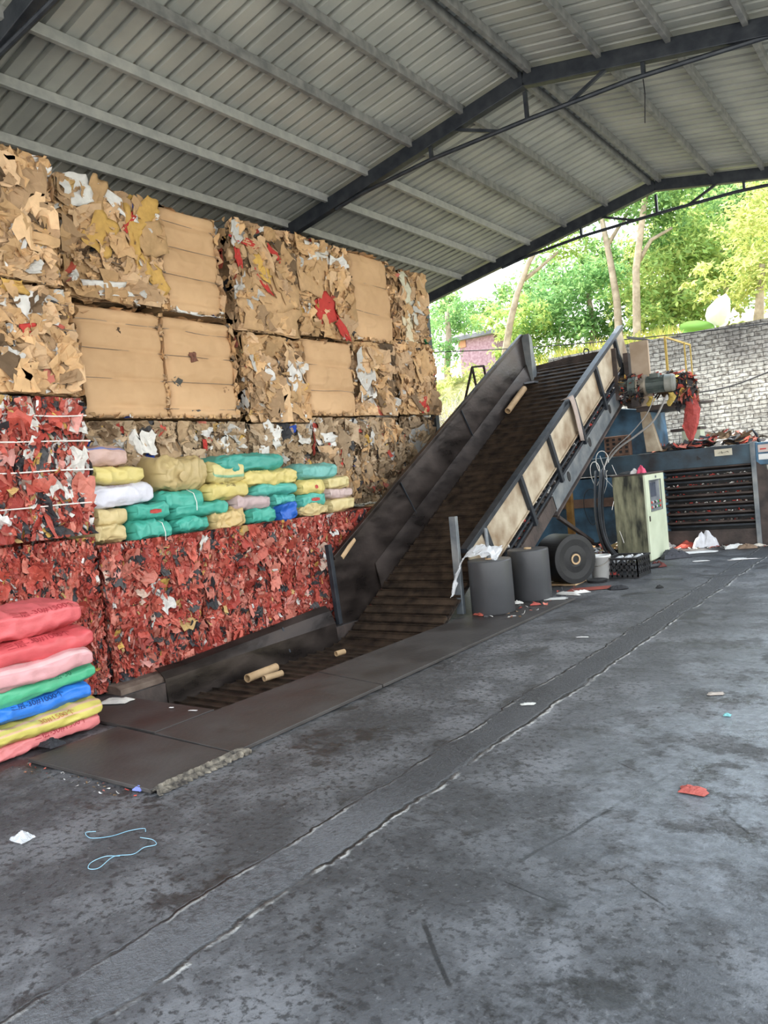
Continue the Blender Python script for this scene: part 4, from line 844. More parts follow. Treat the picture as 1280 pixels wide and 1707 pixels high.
# film draped from the roll's top over the post side
P0 = np.array((r1[0], r1[1], .64)); G = []
cl = [(.10, .06, .70), (-.02, .0, .76), (-.13, -.06, .78), (-.22, -.13, .70), (-.285, -.20, .56), (-.315, -.25, .42), (-.33, -.28, .28)]
for i, (dx, dy, z) in enumerate(cl):
    wv = [.24, .30, .27, .22, .18, .15, .10][i]; row = []
    for j in range(15):
        v = j/14-.5; k = np.array((i*.9, j*.8, 3.0)); off = .05*float(vnoise(k[None]*1.0, 5)[0])+.03*float(vnoise(k[None]*2.3, 6)[0])
        row.append((r1[0]+dx+v*wv*.65+off*.5, r1[1]+dy-v*wv*1.3+off, z+off*1.2-(abs(v)*.12 if i < 3 else 0)))
    G.append(row)
G = np.array(G); from_i = np.linspace(0, len(cl)-1, 34); GG = np.zeros((34, 15, 3))
for a in range(3):
    for j in range(15): GG[:, j, a] = np.interp(from_i, np.arange(len(cl)), G[:, j, a])
GG += .022*fbm(GG*16, 9)[..., None]*np.array((1, 1, .8))
o = MB().grid(GG).build('plastic_film', film_m, None, smooth=False); so = o.modifiers.new('thick', 'SOLIDIFY'); so.thickness = .002
tag(o, 'crumpled clear plastic film draped over the nearest film roll', 'plastic film')
# bucket
cb = np.array((-3.98, 10.22)); t = thing('paint_bucket', 'white plastic bucket with a dirty rim between the black roll and the crate', 'bucket', (cb[0], cb[1], .0))
MB().lathe([(.115, 0.002), (.14, .30), (.15, .30), (.15, .325), (.135, .325), (.125, .28), (.105, .03)], (cb[0], cb[1], 0), seg=36).build('shell', WHITE, t, smooth=True)
a = [(cb[0]+.15*math.cos(q), cb[1]+.15*math.sin(q), .29-.10*math.sin(q-math.pi) if q > math.pi else .29) for q in np.linspace(math.pi, 2*math.pi, 14)]; MB().tube(a, .004, 6).build('handle', WIRE, t)
tag(MB().lathe([(.0, 0), (.13, .0), (.14, .03), (.12, .035), (.0, .02)], (cb[0]+.05, cb[1]-.28, .004), seg=24).build('rubber_lid', BLACK, fixn=True), 'flat black rubber lid on the floor just in front of the white bucket', 'lid')
# black crate with bottles
ck = np.array((-3.66, 10.42)); t = thing('plastic_crate', 'black plastic crate with empty clear bottles in front of the control cabinet', 'crate', (ck[0], ck[1], 0))
mb = MB(); x0, x1, y0, y1, h = ck[0]-.24, ck[0]+.20, ck[1]-.22, ck[1]+.30, .27
mb.box((x0, y0, .003), (x1, y1, .02))
for (a, b, c, d) in ((x0, y0, x1, y0+.015), (x0, y1-.015, x1, y1), (x0, y0, x0+.015, y1), (x1-.015, y0, x1, y1)):
    for z in (.02, .10, .18, .25): mb.box((a, b, z), (c, d, z+.028))
    n_ = 6
    for k in range(n_+1):
        u = k/n_
        if abs(c-a) > abs(d-b): mb.box((a+(c-a-.02)*u, b, .02), (a+(c-a-.02)*u+.02, d, .26))
        else: mb.box((a, b+(d-b-.02)*u, .02), (c, b+(d-b-.02)*u+.02, .26))
mb.build('basket', BLACK, t)
for z in (.262,): MB().box((x0-.012, y0-.012, z), (x1+.012, y0+.02, z+.02)).box((x0-.012, y1-.02, z), (x1+.012, y1+.012, z+.02)).box((x0-.012, y0, z), (x0+.02, y1, z+.02)).box((x1-.02, y0, z), (x1+.012, y1, z+.02)).build('rim', BLACK, t)
for k, (dx, dy, lab) in enumerate(((-.12, -.08, 'clear plastic bottle lying at the left in the black crate'), (-.02, .02, 'clear plastic bottle lying in the middle of the black crate'), (.09, .10, 'clear plastic bottle lying at the right in the black crate'))):
    c = np.array((ck[0]+dx, ck[1]+dy-.09, .235)); tb = thing('plastic_bottle', lab, 'bottle', c, 'clear bottles in the black crate')
    MB().lathe([(.012, .0), (.034, .006), (.036, .06), (.033, .08), (.036, .10), (.036, .14), (.016, .19), (.014, .20)], c, (.15, 1, .15), 16).build('bottle_body', film_m, tb, smooth=True)
    MB().lathe([(.017, .20), (.017, .222), (.0, .222)], c, (.15, 1, .15), 12).build('cap', WHITE, tb)
for k in range(3):
    pass
# control cabinet
cx0, cx1, cy0, cy1, ch = -4.27, -3.77, 11.74, 12.68, 1.34
t = tcab = thing('control_cabinet', 'mouldy pale green control cabinet with a small window beside the conveyor', 'control cabinet', ((cx0+cx1)/2, (cy0+cy1)/2, 0))
MB().box((cx0, cy0, .004), (cx1-.02, cy1, ch)).build('body', CABSIDE, t, bevel=.006)
mb = MB(); wy0, wy1, wz0, wz1 = 11.93, 12.48, .77, 1.23; fx = cx1
for (a, b, c, d) in ((cy0, wy0, .03, ch-.01), (wy1, cy1, .03, ch-.01), (wy0, wy1, .03, wz0), (wy0, wy1, wz1, ch-.01)): mb.box((fx-.022, a, c), (fx+.004, b, d))
dr_ = mb.build('door', CABFRONT, t)
ip_ = MB().box((fx-.018, wy0, wz0), (fx-.014, wy1, wz1)).build('instrument_panel', mat('instrument_panel_grey', (.10, .11, .13), (.20, .21, .23), rough=.4, bump=0), t)
MB().box((fx-.014, wy0+.05, wz0+.21), (fx-.006, wy0+.34, wz1-.03)).build('display', mat('dark_display_glass', (.06, .07, .09), (.10, .11, .14), rough=.15, bump=0), ip_)
cols_ = [(.6, .05, .04), (.55, .55, .52), (.03, .03, .03), (.5, .5, .5), (.05, .3, .1), (.55, .06, .05)]
for k in range(12):
    y = wy0+.07+.085*(k % 6); z = wz0+.05+.075*(k//6); MB().lathe([(.0, .0), (.02, .0), (.02, .018), (.012, .022), (.0, .022)], (fx-.014, y, z), (1, 0, 0), 12, cols_[k % 6]).build('push_button', SCRAP, ip_)
MB().box((fx+.002, wy0-.012, wz1), (fx+.014, wy1+.012, wz1+.012)).box((fx+.002, wy0-.012, wz0-.012), (fx+.014, wy1+.012, wz0)).box((fx+.002, wy0-.012, wz0), (fx+.014, wy0, wz1)).box((fx+.002, wy1, wz0), (fx+.014, wy1+.012, wz1)).build('window_frame', FRAME, dr_)
MB().box((cx0-.02, cy0-.02, ch), (cx1+.01, cy1+.01, ch+.018)).build('top_plate', GRIME, t, bevel=.003)
MB().box((fx+.004, cy0+.07, .62), (fx+.016, cy0+.10, .70)).build('door_latch', GRIME, dr_); MB().box((fx+.003, cy0+.5, 1.265), (fx+.008, cy0+.56, 1.30)).build('label_strip', FRAME, dr_)
rag('pink_cloth', 'crumpled bright pink and white cloth on top of the control cabinet', 'cloth', (-3.86, 11.90, ch+.018), .055, .055, .17, (.70,.10,.18), 301)
rag('white_rag', 'small white rag beside the pink cloth on top of the control cabinet', 'cloth', (-3.98, 11.93, ch+.018), .06, .05, .10, (.72,.70,.68), 302)
rag('black_rag', 'dark greasy rag along the top of the control cabinet', 'cloth', (-4.14, 12.1, ch+.018), .12, .25, .06, (.04,.04,.04), 303)

# ------------------------------------------------------------------ baler
YF = 13.6
bl = thing('horizontal_baler', 'long blue and brown baling machine with a slatted side under the conveyor head', 'baler', (-3.9, 14.2, 0))
MB().box((-7.0, YF+.02, .02), (-4.03, YF+1.3, 1.30)).build('rear_body', BLUE, bl, bevel=.01)
MB().box((-7.0, YF-.03, .78), (-4.03, YF+.03, .94)).build('side_rail', RUSTY if False else mat('brown_beam', (.10, .06, .045), (.20, .13, .10), rough=.7, bump=.2), bl, bevel=.005)
MB().box((-7.0, YF-.04, 1.34), (-2.62, YF+1.3, 1.66)).build('top_beam', mat('dirty_blue_beam', (.028, .028, .032), (.055, .10, .135), rough=.55, scale=2.4, bump=.15, detail=9), bl, bevel=.008)
MB().box((-4.03, YF+.16, .2), (-2.64, YF+1.3, 1.40)).build('chamber', BLACK, bl)
for k in range(7):
    z = 1.335-.152*k; mb = MB(); mb.prism([(YF-.02, z-.018), (YF-.02, z+.010), (YF+.05, z+.018), (YF+.15, z-.035), (YF+.15, z-.06)], -4.03, -2.64, axis=0); mb.build('slat', GRIME, bl, fixn=True)
    MB().bar((-4.02, YF+.03, z-.075), (-2.65, YF+.03, z-.07), .03, .028).build('slat_bar', STEEL_DK, bl)
mb = MB()
for k in range(7):
    z = 1.335-.152*k
    for q in range(46):
        p = np.array((rng.uniform(-4.0, -2.68), YF+rng.uniform(.0, .1), z+.012)); r = rng.uniform(.006, .024)
        cc = [(.62,.60,.56), (.45,.05,.04), (.06,.05,.045), (.16,.11,.08), (.06,.05,.05)][rng.integers(5)]; A, _ = np.linalg.qr(rng.normal(size=(3, 3)))
        V = (np.array([(a, b, c) for a in (-1, 1) for b in (-1, 1) for c in (-1, 1)])*np.array((1.3, .8, .35))*r) @ A.T+p; mb.add(V, [(0,1,3,2),(4,6,7,5),(0,4,5,1),(2,3,7,6),(0,2,6,4),(1,5,7,3)], cc)
tag(mb.build('slat_debris', SCRAP, bl), kind='stuff')
MB().box((-4.04, YF-.02, 1.350), (-2.80, YF-.005, 1.368)).build('bright_edge', mat('scraped_bright_edge', (.45, .45, .44), (.62, .62, .60), rough=.35, metal=.6, bump=0), bl)
MB().box((-4.04, YF-.03, .02), (-2.62, YF+.06, .285)).build('base_plate', GRIME, bl, bevel=.006)
MB().box((-2.63, YF-.06, .0), (-2.56, YF+.2, 1.68)).build('corner_post', FRAME, bl, bevel=.005)
MB().prism([(-2.56, .0), (-2.0, .0), (-2.0, .95), (-2.35, 1.16), (-2.56, 1.36)], YF-.02, YF+.03, axis=1).build('ram_guard', GRIME, bl, fixn=True)
MB().box((-2.56, YF-.0, 1.30), (-1.6, YF+1.2, 1.66)).build('ram_housing', BLUE, bl, bevel=.008)
MB().box((-2.52, YF-.012, 1.38), (-2.34, YF-.004, 1.47)).build('white_sticker', WHITE, bl); MB().box((-2.52, YF-.012, 1.50), (-2.36, YF-.004, 1.62)).build('warning_sticker', mat('pale_pink_sticker', (.5, .40, .36), (.6, .5, .46), bump=0), bl)
MB().box((-2.49, YF-.016, 1.54), (-2.40, YF-.0125, 1.56), M=None).build('red_mark', mat('sticker_red', (.5, .06, .05), (.5, .06, .05), bump=0), bl)
# name plate with a scribbled dark mark, small triangle sign
np_ = MB().box((-3.17, YF-.052, 1.50), (-2.90, YF-.042, 1.61)).build('name_plate', mat('pale_name_plate', (.48, .44, .34), (.60, .56, .44), rough=.5, bump=0), bl)
mb = MB()
for (a, b, c, d) in ((-3.10, 1.562, -3.02, 1.55), (-3.06, 1.575, -3.05, 1.535), (-3.02, 1.55, -2.97, 1.565), (-2.97, 1.57, -2.95, 1.545), (-3.12, 1.545, -3.08, 1.54)):
    mb.bar((a, YF-.0535, b), (c, YF-.0535, d), .004, .012, (0, 1, 0))
mb.build('plate_lettering', BLACK, np_)
MB().prism([(-3.46, 1.46), (-3.38, 1.475), (-3.45, 1.54)], YF-.046, YF-.042, axis=1).build('triangle_sign', BLACK, bl)
# hopper under the conveyor head: blue throat, sloped gusset, tan cheek plate
MB().prism([(-5.55, 1.66), (-4.22, 1.66), (-4.26, 2.42), (-5.4, 2.62)], 13.74, 14.75, axis=1).build('hopper_throat', BLUE, bl, fixn=True, bevel=.01)
MB().prism([(-4.24, 1.68), (-4.00, 1.68), (-4.16, 2.36), (-4.30, 2.45)], 13.44, 13.56, axis=1).build('hopper_gusset', TANPANEL, bl, fixn=True, bevel=.004)
MB().box((-4.34, 13.40, 2.38), (-3.55, 14.5, 2.46)).build('drive_platform', GRIME, bl)
MB().box((-4.46, 13.30, 2.46), (-4.38, 14.5, 3.40)).build('hopper_back_plate', GRIME, bl)
MB().box((-4.335, 13.30, 2.46), (-4.03, 13.36, 3.56)).build('hopper_cheek', mat('rusty_pink_tan_plate', (.36, .27, .19), (.50, .40, .31), rough=.65, scale=3, bump=.1), bl, bevel=.004)
MB().prism([(-4.36, 3.64), (-4.01, 3.55), (-4.01, 3.57), (-4.36, 3.68)], 13.27, 13.55, axis=1).build('cheek_cap', FRAME, bl, fixn=True)
MB().box((-4.36, YF+.3, 1.66), (-4.30, YF+.4, 2.40)).build('gusset_rib', BLACK, bl)
# loose things on the baler
o = MB().box((-5.02, YF-.02, 1.662), (-4.58, YF+.18, 2.02)); ob = o.build('perforated_block', mat('dark_red_brick', (.10, .06, .045), (.20, .12, .085), rough=.9, bump=.4), bl, bevel=.006)
for i in range(4):
    for j in range(4): MB().box((-4.98+.11*i, YF-.024, 1.71+.075*j), (-4.93+.11*i, YF-.018, 1.755+.075*j)).build('block_hole', BLACK, ob)
MB().box((-3.92, 14.5, 1.66), (-3.60, 14.8, 2.06)).build('switch_box', CABFRONT, bl, bevel=.005); MB().box((-4.10, 14.45, 2.0), (-3.58, 14.85, 2.05)).build('switch_box_lid', GRIME, bl)
MB().tube([(-2.78, 14.1, 1.66), (-2.77, 14.1, 1.84), (-2.68, 14.1, 1.88), (-2.62, 14.1, 1.80), (-2.58, 14.1, 1.66)], .02, 8).build('lifting_hook', STEEL_DK, bl)
mb = MB(); n = 260; C = np.stack([rng.uniform(-4.15, -2.66, n), rng.uniform(YF, YF+.9, n), np.zeros(n)], 1)
C[:, 2] = 1.675+.16*np.exp(-((C[:, 0]+3.15)/.45)**2)*rng.uniform(.2, 1, n)+.03*rng.uniform(0, 1, n); CLIP[0] = (np.array((-4.3, YF-.1, 1.662)), np.array((-2.5, YF+1.2, 2.0)))
flakes(mb, C, np.tile((0, -.3, 1.0), (n, 1)), np.tile((1.0, 0, 0), (n, 1)), rng.uniform(.04, .14, n), rng.uniform(.08, .30, n), palette(n, [(40, BLK), (30, REDS), (20, BROWN), (8, WHT)]), tilt=.5, fold=.7)
tag(tag(mb.build('plastic_scraps', SCRAP), 'heap of black and red plastic scraps on top of the baler', 'scraps'), kind='stuff')
# motor and gearbox on the platform
mt = thing('gear_motor', 'grey-green electric gear motor sticking out beside the conveyor head', 'motor', (-4.0, 13.2, 2.46))
a0 = np.array((-4.36, 13.12, 2.80)); axm = np.array((1.0, .10, -.03)); axm /= np.linalg.norm(axm)
MB().lathe([(.06, -.18), (.10, -.16), (.12, 0), (.15, .02), (.15, .10), (.17, .10), (.17, .14), (.13, .15)], a0, axm, 28).build('gearbox', MOTOR, mt)
MB().lathe([(.165, .15), (.165, .18), (.12, .19), (.125, .28), (.175, .28), (.175, .31), (.13, .31)], a0, axm, 28).build('flange', mat('tarnished_flange', (.20, .17, .13), (.36, .32, .26), rough=.5, metal=.4, bump=.1), mt)
mb = MB(); mb.lathe([(.128, .31), (.128, .60)], a0, axm, 28)
for k in range(22):
    q = 2*math.pi*k/22; b1 = np.cross(axm, (0, 0, 1)); b1 /= np.linalg.norm(b1); b2 = np.cross(axm, b1); d = b1*math.cos(q)+b2*math.sin(q); mb.bar(a0+axm*.32+d*.132, a0+axm*.60+d*.132, .008, .022, d)
fb_ = mb.build('finned_body', MOTOR, mt)
MB().lathe([(.135, .60), (.145, .605), (.145, .72), (.13, .755), (.0, .77)], a0, axm, 28).build('fan_cowl', mat('pale_fan_cowl', (.17, .18, .16), (.28, .28, .25), rough=.5, bump=.1), mt)
MB().box((a0[0]+.40, 13.02, 2.88), (a0[0]+.54, 13.14, 2.955)).build('terminal_box', MOTOR, fb_, bevel=.006)
MB().box((a0[0]+.05, 13.08, 2.46), (a0[0]+.16, 13.26, 2.66)).build('mount_foot', GRIME, mt)
# rags wound round the drive, hanging red bag
mb = MB(); n = 240; q = rng.uniform(0, 2*math.pi, n); C = np.stack([rng.uniform(-4.50, -4.16, n), 13.18+.16*np.cos(q), 2.76+.17*np.sin(q)], 1); N_ = np.stack([q*0, np.cos(q), np.sin(q)], 1); CLIP[0] = None
flakes(mb, C, N_, np.tile((0.1, 0, 1.0), (n, 1)), rng.uniform(.03, .09, n), rng.uniform(.06, .22, n), palette(n, [(62, BLK), (12, REDS), (14, BROWN), (7, YLW), (5, WHT)]), tilt=.7, fold=.9)
n = 200; q = rng.uniform(0, 2*math.pi, n); C = np.stack([rng.uniform(-3.66, -3.38, n), 13.42+.12*np.cos(q), 2.64+.19*np.sin(q)], 1); N_ = np.stack([q*0+.4, np.cos(q), np.sin(q)], 1)
flakes(mb, C, N_, np.tile((0.1, 0, 1.0), (n, 1)), rng.uniform(.03, .09, n), rng.uniform(.08, .26, n), palette(n, [(60, BLK), (24, REDS), (10, BROWN), (6, YLW)]), tilt=.7, fold=.9)
n = 120; C = np.stack([rng.uniform(-4.3, -3.5, n), rng.uniform(13.45, 13.6, n), rng.uniform(2.62, 2.98, n)], 1)
flakes(mb, C, np.tile((0, -1., .6), (n, 1)), np.tile((1.0, 0, .2), (n, 1)), rng.uniform(.03, .09, n), rng.uniform(.08, .26, n), palette(n, [(60, BLK), (28, REDS), (12, BROWN)]), tilt=.6, fold=.9)
tag(tag(mb.build('tangled_rags', SCRAP), 'tangle of black and red plastic rags wound round the gear motor', 'rags'), kind='stuff')
for nm, lab, ct, cc, (x_, y_, z0_, z1_), w_ in (('red_plastic_strip', 'long red plastic bag hanging down from the rags beside the motor', 'plastic bag', (.46,.075,.065), (-3.44, 13.36, 1.80, 2.56), .105), ('yellow_scrap', 'small yellow plastic scrap hanging under the motor end', 'scrap', (.55,.40,.10), (-3.70, 13.22, 2.40, 2.62), .05), ('yellow_scrap', 'small yellow plastic scrap hanging beneath the middle of the motor', 'scrap', (.50,.36,.08), (-4.02, 13.16, 2.44, 2.60), .045)):
    u, v = np.meshgrid(np.linspace(0, 1, 22), np.linspace(0, 2*math.pi, 15)[:-1], indexing='ij'); wd_ = w_*(.75+.45*np.sin(u*math.pi*.8))*(1-.75*u**4); Q = np.stack([np.cos(v)*2, u*6, np.sin(v)*2], -1); k = 1+.35*fbm(Q, 11, 3)
    G = np.stack([x_-.0+wd_*np.cos(v)*k+.03*np.sin(u*5), y_+.45*wd_*np.sin(v)*k, z1_-(z1_-z0_)*u*(1+.03*vnoise(Q, 3))], -1); tag(MB().grid(G, col=cc, wrap=True).build(nm, PLAST, None, smooth=False), lab, ct)
# yellow rail
rl = thing('guard_rail', 'thin yellow guard rail behind the motor in front of the brick wall', 'guard rail', (-3.75, 13.9, 2.46))
pA, pB, pC = pY(1108, 562, 13.6), pY(1150, 575, 14.3), pY(1140, 571, 14.0)
for q, nm in ((pA, 'post'), (pC, 'post'), (pB, 'post')): MB().bar((q[0], q[1], 2.47), q, .035 if q is pA else .022, .035 if q is pA else .022, (0, 1, 0)).build(nm, YEL, rl)
MB().bar(pA, pB, .025, .03).build('top_rail', YEL, rl)
d = pY(1098, 562, 13.9); MB().bar(pA, d, .02, .02).build('top_rail', YEL, rl)
MB().bar((pA[0]-.1, pA[1]-.05, 2.455), (pB[0]+.1, pB[1]+.1, 2.455), .5, .03).build('base_beam', GRIME, rl)
# cables
def cable(label, pts, r, m, name='cable', group='cables around the machine', cat='cable'):
    P = np.array(pts, float); tt = np.linspace(0, len(P)-1, 8*len(P)); i = np.clip(tt.astype(int), 0, len(P)-2); f_ = (tt-i)[:, None]; Pp = np.vstack([2*P[0]-P[1], P, 2*P[-1]-P[-2]])
    p0_, p1_, p2_, p3_ = Pp[i], Pp[i+1], Pp[i+2], Pp[i+3]; C = .5*((2*p1_)+(-p0_+p2_)*f_+(2*p0_-5*p1_+4*p2_-p3_)*f_**2+(-p0_+3*p1_-3*p2_+p3_)*f_**3)
    return tag(MB().tube(C, r, 6).build(name, m, None, smooth=True), label, cat, group)
GREYC = mat('grey_cable', (.22, .21, .20), (.32, .31, .29), rough=.5, bump=0)
cable('thick grey cable sagging from the motor down to the cable bunch, upper one', [pY(1112, 658, 13.0), pY(1090, 700, 12.95), pY(1060, 726, 12.9), pY(1030, 748, 12.85), pY(1008, 775, 12.8)], .018, GREYC)
cable('thin grey cable running from the motor to the cable bunch, lower one', [pY(1090, 662, 13.0), pY(1078, 690, 12.92), pY(1052, 722, 12.88), pY(1020, 752, 12.82), pY(1003, 785, 12.8)], .009, GREYC)
cable('dark cable along the front of the whitewashed brick wall', [pY(1152, 656, 15.9), pY(1200, 648, 15.92), pY(1240, 636, 15.94), pY(1300, 612, 15.95)], .016, mat('dark_cable', (.05, .045, .045), (.08, .075, .07), bump=0))
cable('thin black wire stretched across the open far end in front of the trees', [pY(690, 588, 13.1), pY(800, 584, 13.3), pY(950, 574, 13.6), pY(1110, 559, 13.9), pY(1290, 538, 14.3)], .010, BLACK)
for k, (lab, off, r, m) in enumerate((('thick black hose of the cable bunch drooping to the floor behind the crate', 0, .035, BLACK), ('black hose of the cable bunch left of the thick one', -.10, .022, BLACK), ('thin black cable of the bunch looping lowest behind the crate', .06, .016, BLACK))):
    b = pY(1003, 790, 12.4); q = pY(1000, 850, 11.6); e_ = pY(1010, 905, 11.1); cable(lab, [b+np.array((off, 0, .05)), q+np.array((off*.7, 0, 0)), e_+np.array((off*.6, 0, 0)), np.array((-3.93+off, 10.95, .10)), np.array((-3.80+off, 10.85, .035)), np.array((-3.5, 11.25+off*.3, .03))], r, m)
for k, (u0, v0, u1, v1, lab) in enumerate(((1000, 760, 1012, 900, 'thin white wire hanging left in the cable tangle'), (1012, 765, 1020, 850, 'thin white wire hanging in the middle of the cable tangle'), (1020, 775, 1040, 905, 'thin white wire hanging along the cabinet side'))):
    A = pY(u0, v0, 12.6); B = pY(u1, v1, 11.6); cable(lab, [A, A*.7+B*.3+np.array((.08*(-1)**k, 0, -.02)), A*.35+B*.65+np.array((-.07*(-1)**k, 0, .0)), B], .0045, STRING)
for k, lab in enumerate(('pale loop of wire at the left of the cable tangle', 'pale loop of wire at the top of the cable tangle', 'dark loop of wire at the bottom of the cable tangle')):
    c = pY((992, 1004, 986)[k], (790, 772, 845)[k], 12.5); P = [c+np.array((.13*math.cos(q)*(.6+.2*k), .03*math.sin(2*q), .20*math.sin(q)*(1 if k < 2 else 1.5))) for q in np.linspace(0, 5.6, 10)]; cable(lab, P, .006, STRING if k < 2 else BLACK)

# ladder rail behind the far conveyor wall
lr = thing('ladder_rail', 'thin dark steel ladder rail behind the far wall of the conveyor', 'ladder rail', (-6.4, 11.5, 2.0))
q = [pX(770, 690, -6.4), pX(787, 612, -6.4), pX(806, 610, -6.4), pX(812, 642, -6.4), pX(797, 660, -6.4), pX(815, 618, -6.4), pX(824, 616, -6.4)]
for a, b, nm in ((0, 1, 'stile'), (1, 2, 'top_bar'), (2, 3, 'stile'), (1, 4, 'stile'), (5, 6, 'handle_bar')): MB().bar(q[a], q[b], .03, .03, (1, 0, 0)).build(nm, GRIME, lr)
MB().bar((-6.4, q[0][1], 0), q[0], .04, .04, (1, 0, 0)).build('stile', GRIME, lr); MB().bar((-6.4, q[3][1], 0), q[3], .03, .03, (1, 0, 0)).build('stile', GRIME, lr); MB().bar(q[5], q[5]-np.array((0, 0, .9)), .03, .03, (1, 0, 0)).build('stile', GRIME, lr)

# ------------------------------------------------------------------ cardboard tubes and small litter
def tube_thing(label, a, b, r):
    a = np.array(a, float); b = np.array(b, float); d = (b-a); L = np.linalg.norm(d); d /= L
    o = MB().lathe([(r*.8, 0), (r, 0), (r, L), (r*.8, L)], a, d, 18, close=False); o.lathe([(r*.8, 0), (r*.8, L)], a, d, 18, close=False)
    return tag(o.build('cardboard_tube', TUBE, smooth=False, fixn=False), label, 'cardboard tube', 'brown cardboard tubes')
tube_thing('brown cardboard tube leaning on the far conveyor wall, by the corner of the red bales', pX(617, 858, -5.95), pX(642, 832, -5.95), .045)
tube_thing('brown cardboard tube standing behind the near end of the far conveyor wall', pX(566, 930, -5.92), pX(587, 899, -5.92), .05)
tube_thing('brown cardboard tube lying high on the belt beside the head flange', np.array((LX+.10, 11.28, belt_z(11.28)+.11)), np.array((LX+.10, 11.95, belt_z(11.95)+.11)), .05)
zb_ = ZB+.085
tube_thing('longest torn cardboard tube lying on the pit belt', pz(412, 1131, zb_), pz(460, 1112, zb_), .04)
tube_thing('short cardboard tube lying on the pit belt in front of the longest one', pz(440, 1131, zb_-.01), pz(470, 1122, zb_-.01), .03)
tube_thing('small cardboard tube end on the pit belt near the bend', pz(560, 1090, -.09), pz(574, 1086, -.09), .028)
def sheet(name, label, cat, c, sx, sy, colr, seed, rot, h=.012, group=None):
    return rag(name, label, cat, (c[0], c[1], c[2] if len(c) > 2 else .002), sx, sy, h, colr, seed, group, rot=rot, n=9)
sheet('white_paper', 'white crumpled paper on the small plate at the near end of the pit', 'paper', (*pz(195, 1176)[:2], .03), .12, .07, (.72,.70,.66), 401, .4, .04)
q = pz(345, 1200); sheet('paper_strip', 'thin white paper strip on the small plate, right one', 'paper', (*pz(322, 1192)[:2], .03), .035, .008, (.72,.7,.68), 402, .3, .004); sheet('paper_strip', 'thin white paper strip on the small plate, left one', 'paper', (*pz(286, 1187)[:2], .03), .02, .007, (.72,.7,.68), 403, .3, .004)
rag('black_scrap', 'black crumpled film scrap on the nearest plate against the pink sack', 'scrap', (*pz(88, 1250)[:2], .03), .08, .06, .06, (.03,.03,.035), 404)
rag('blue_white_wrapper', 'small blue and white wrapper at the front corner of the nearest plate', 'wrapper', (*pz(232, 1318)[:2], .002), .035, .02, .03, (.20,.24,.60), 405)
rag('red_scrap', 'red plastic scrap lying alone on the open floor at the right', 'scrap', (*pz(1155, 1321)[:2], .002), .06, .04, .03, (.42,.10,.08), 406)
rag('clear_plastic_bag', 'small clear plastic bag on the floor at the lower left', 'plastic bag', (*pz(38, 1400)[:2], .002), .055, .04, .05, (.7,.7,.7), 407, m=film_m)
sheet('paper_scrap', 'pale scrap of paper on the damp floor at the right', 'paper', pz(1192, 1158), .05, .03, (.40,.34,.29), 408, .3, .012); sheet('teal_scrap', 'tiny teal scrap on the damp floor at the right', 'scrap', pz(1212, 1194), .02, .015, (.18,.42,.42), 409, 0, .02)
sheet('paper_scrap', 'white paper scrap on the floor between the two long cracks', 'paper', pz(880, 1175), .05, .02, (.55,.54,.50), 410, .5, .012); sheet('paper_strip', 'thin white paper strip on the floor right of the long plate', 'paper', pz(970, 1063), .05, .012, (.7,.68,.65), 411, .3, .006)
sheet('white_film_scrap', 'white plastic scrap far on the floor at the right edge of the picture', 'scrap', pz(1232, 932), .10, .03, (.60,.60,.58), 412, .2, .02)
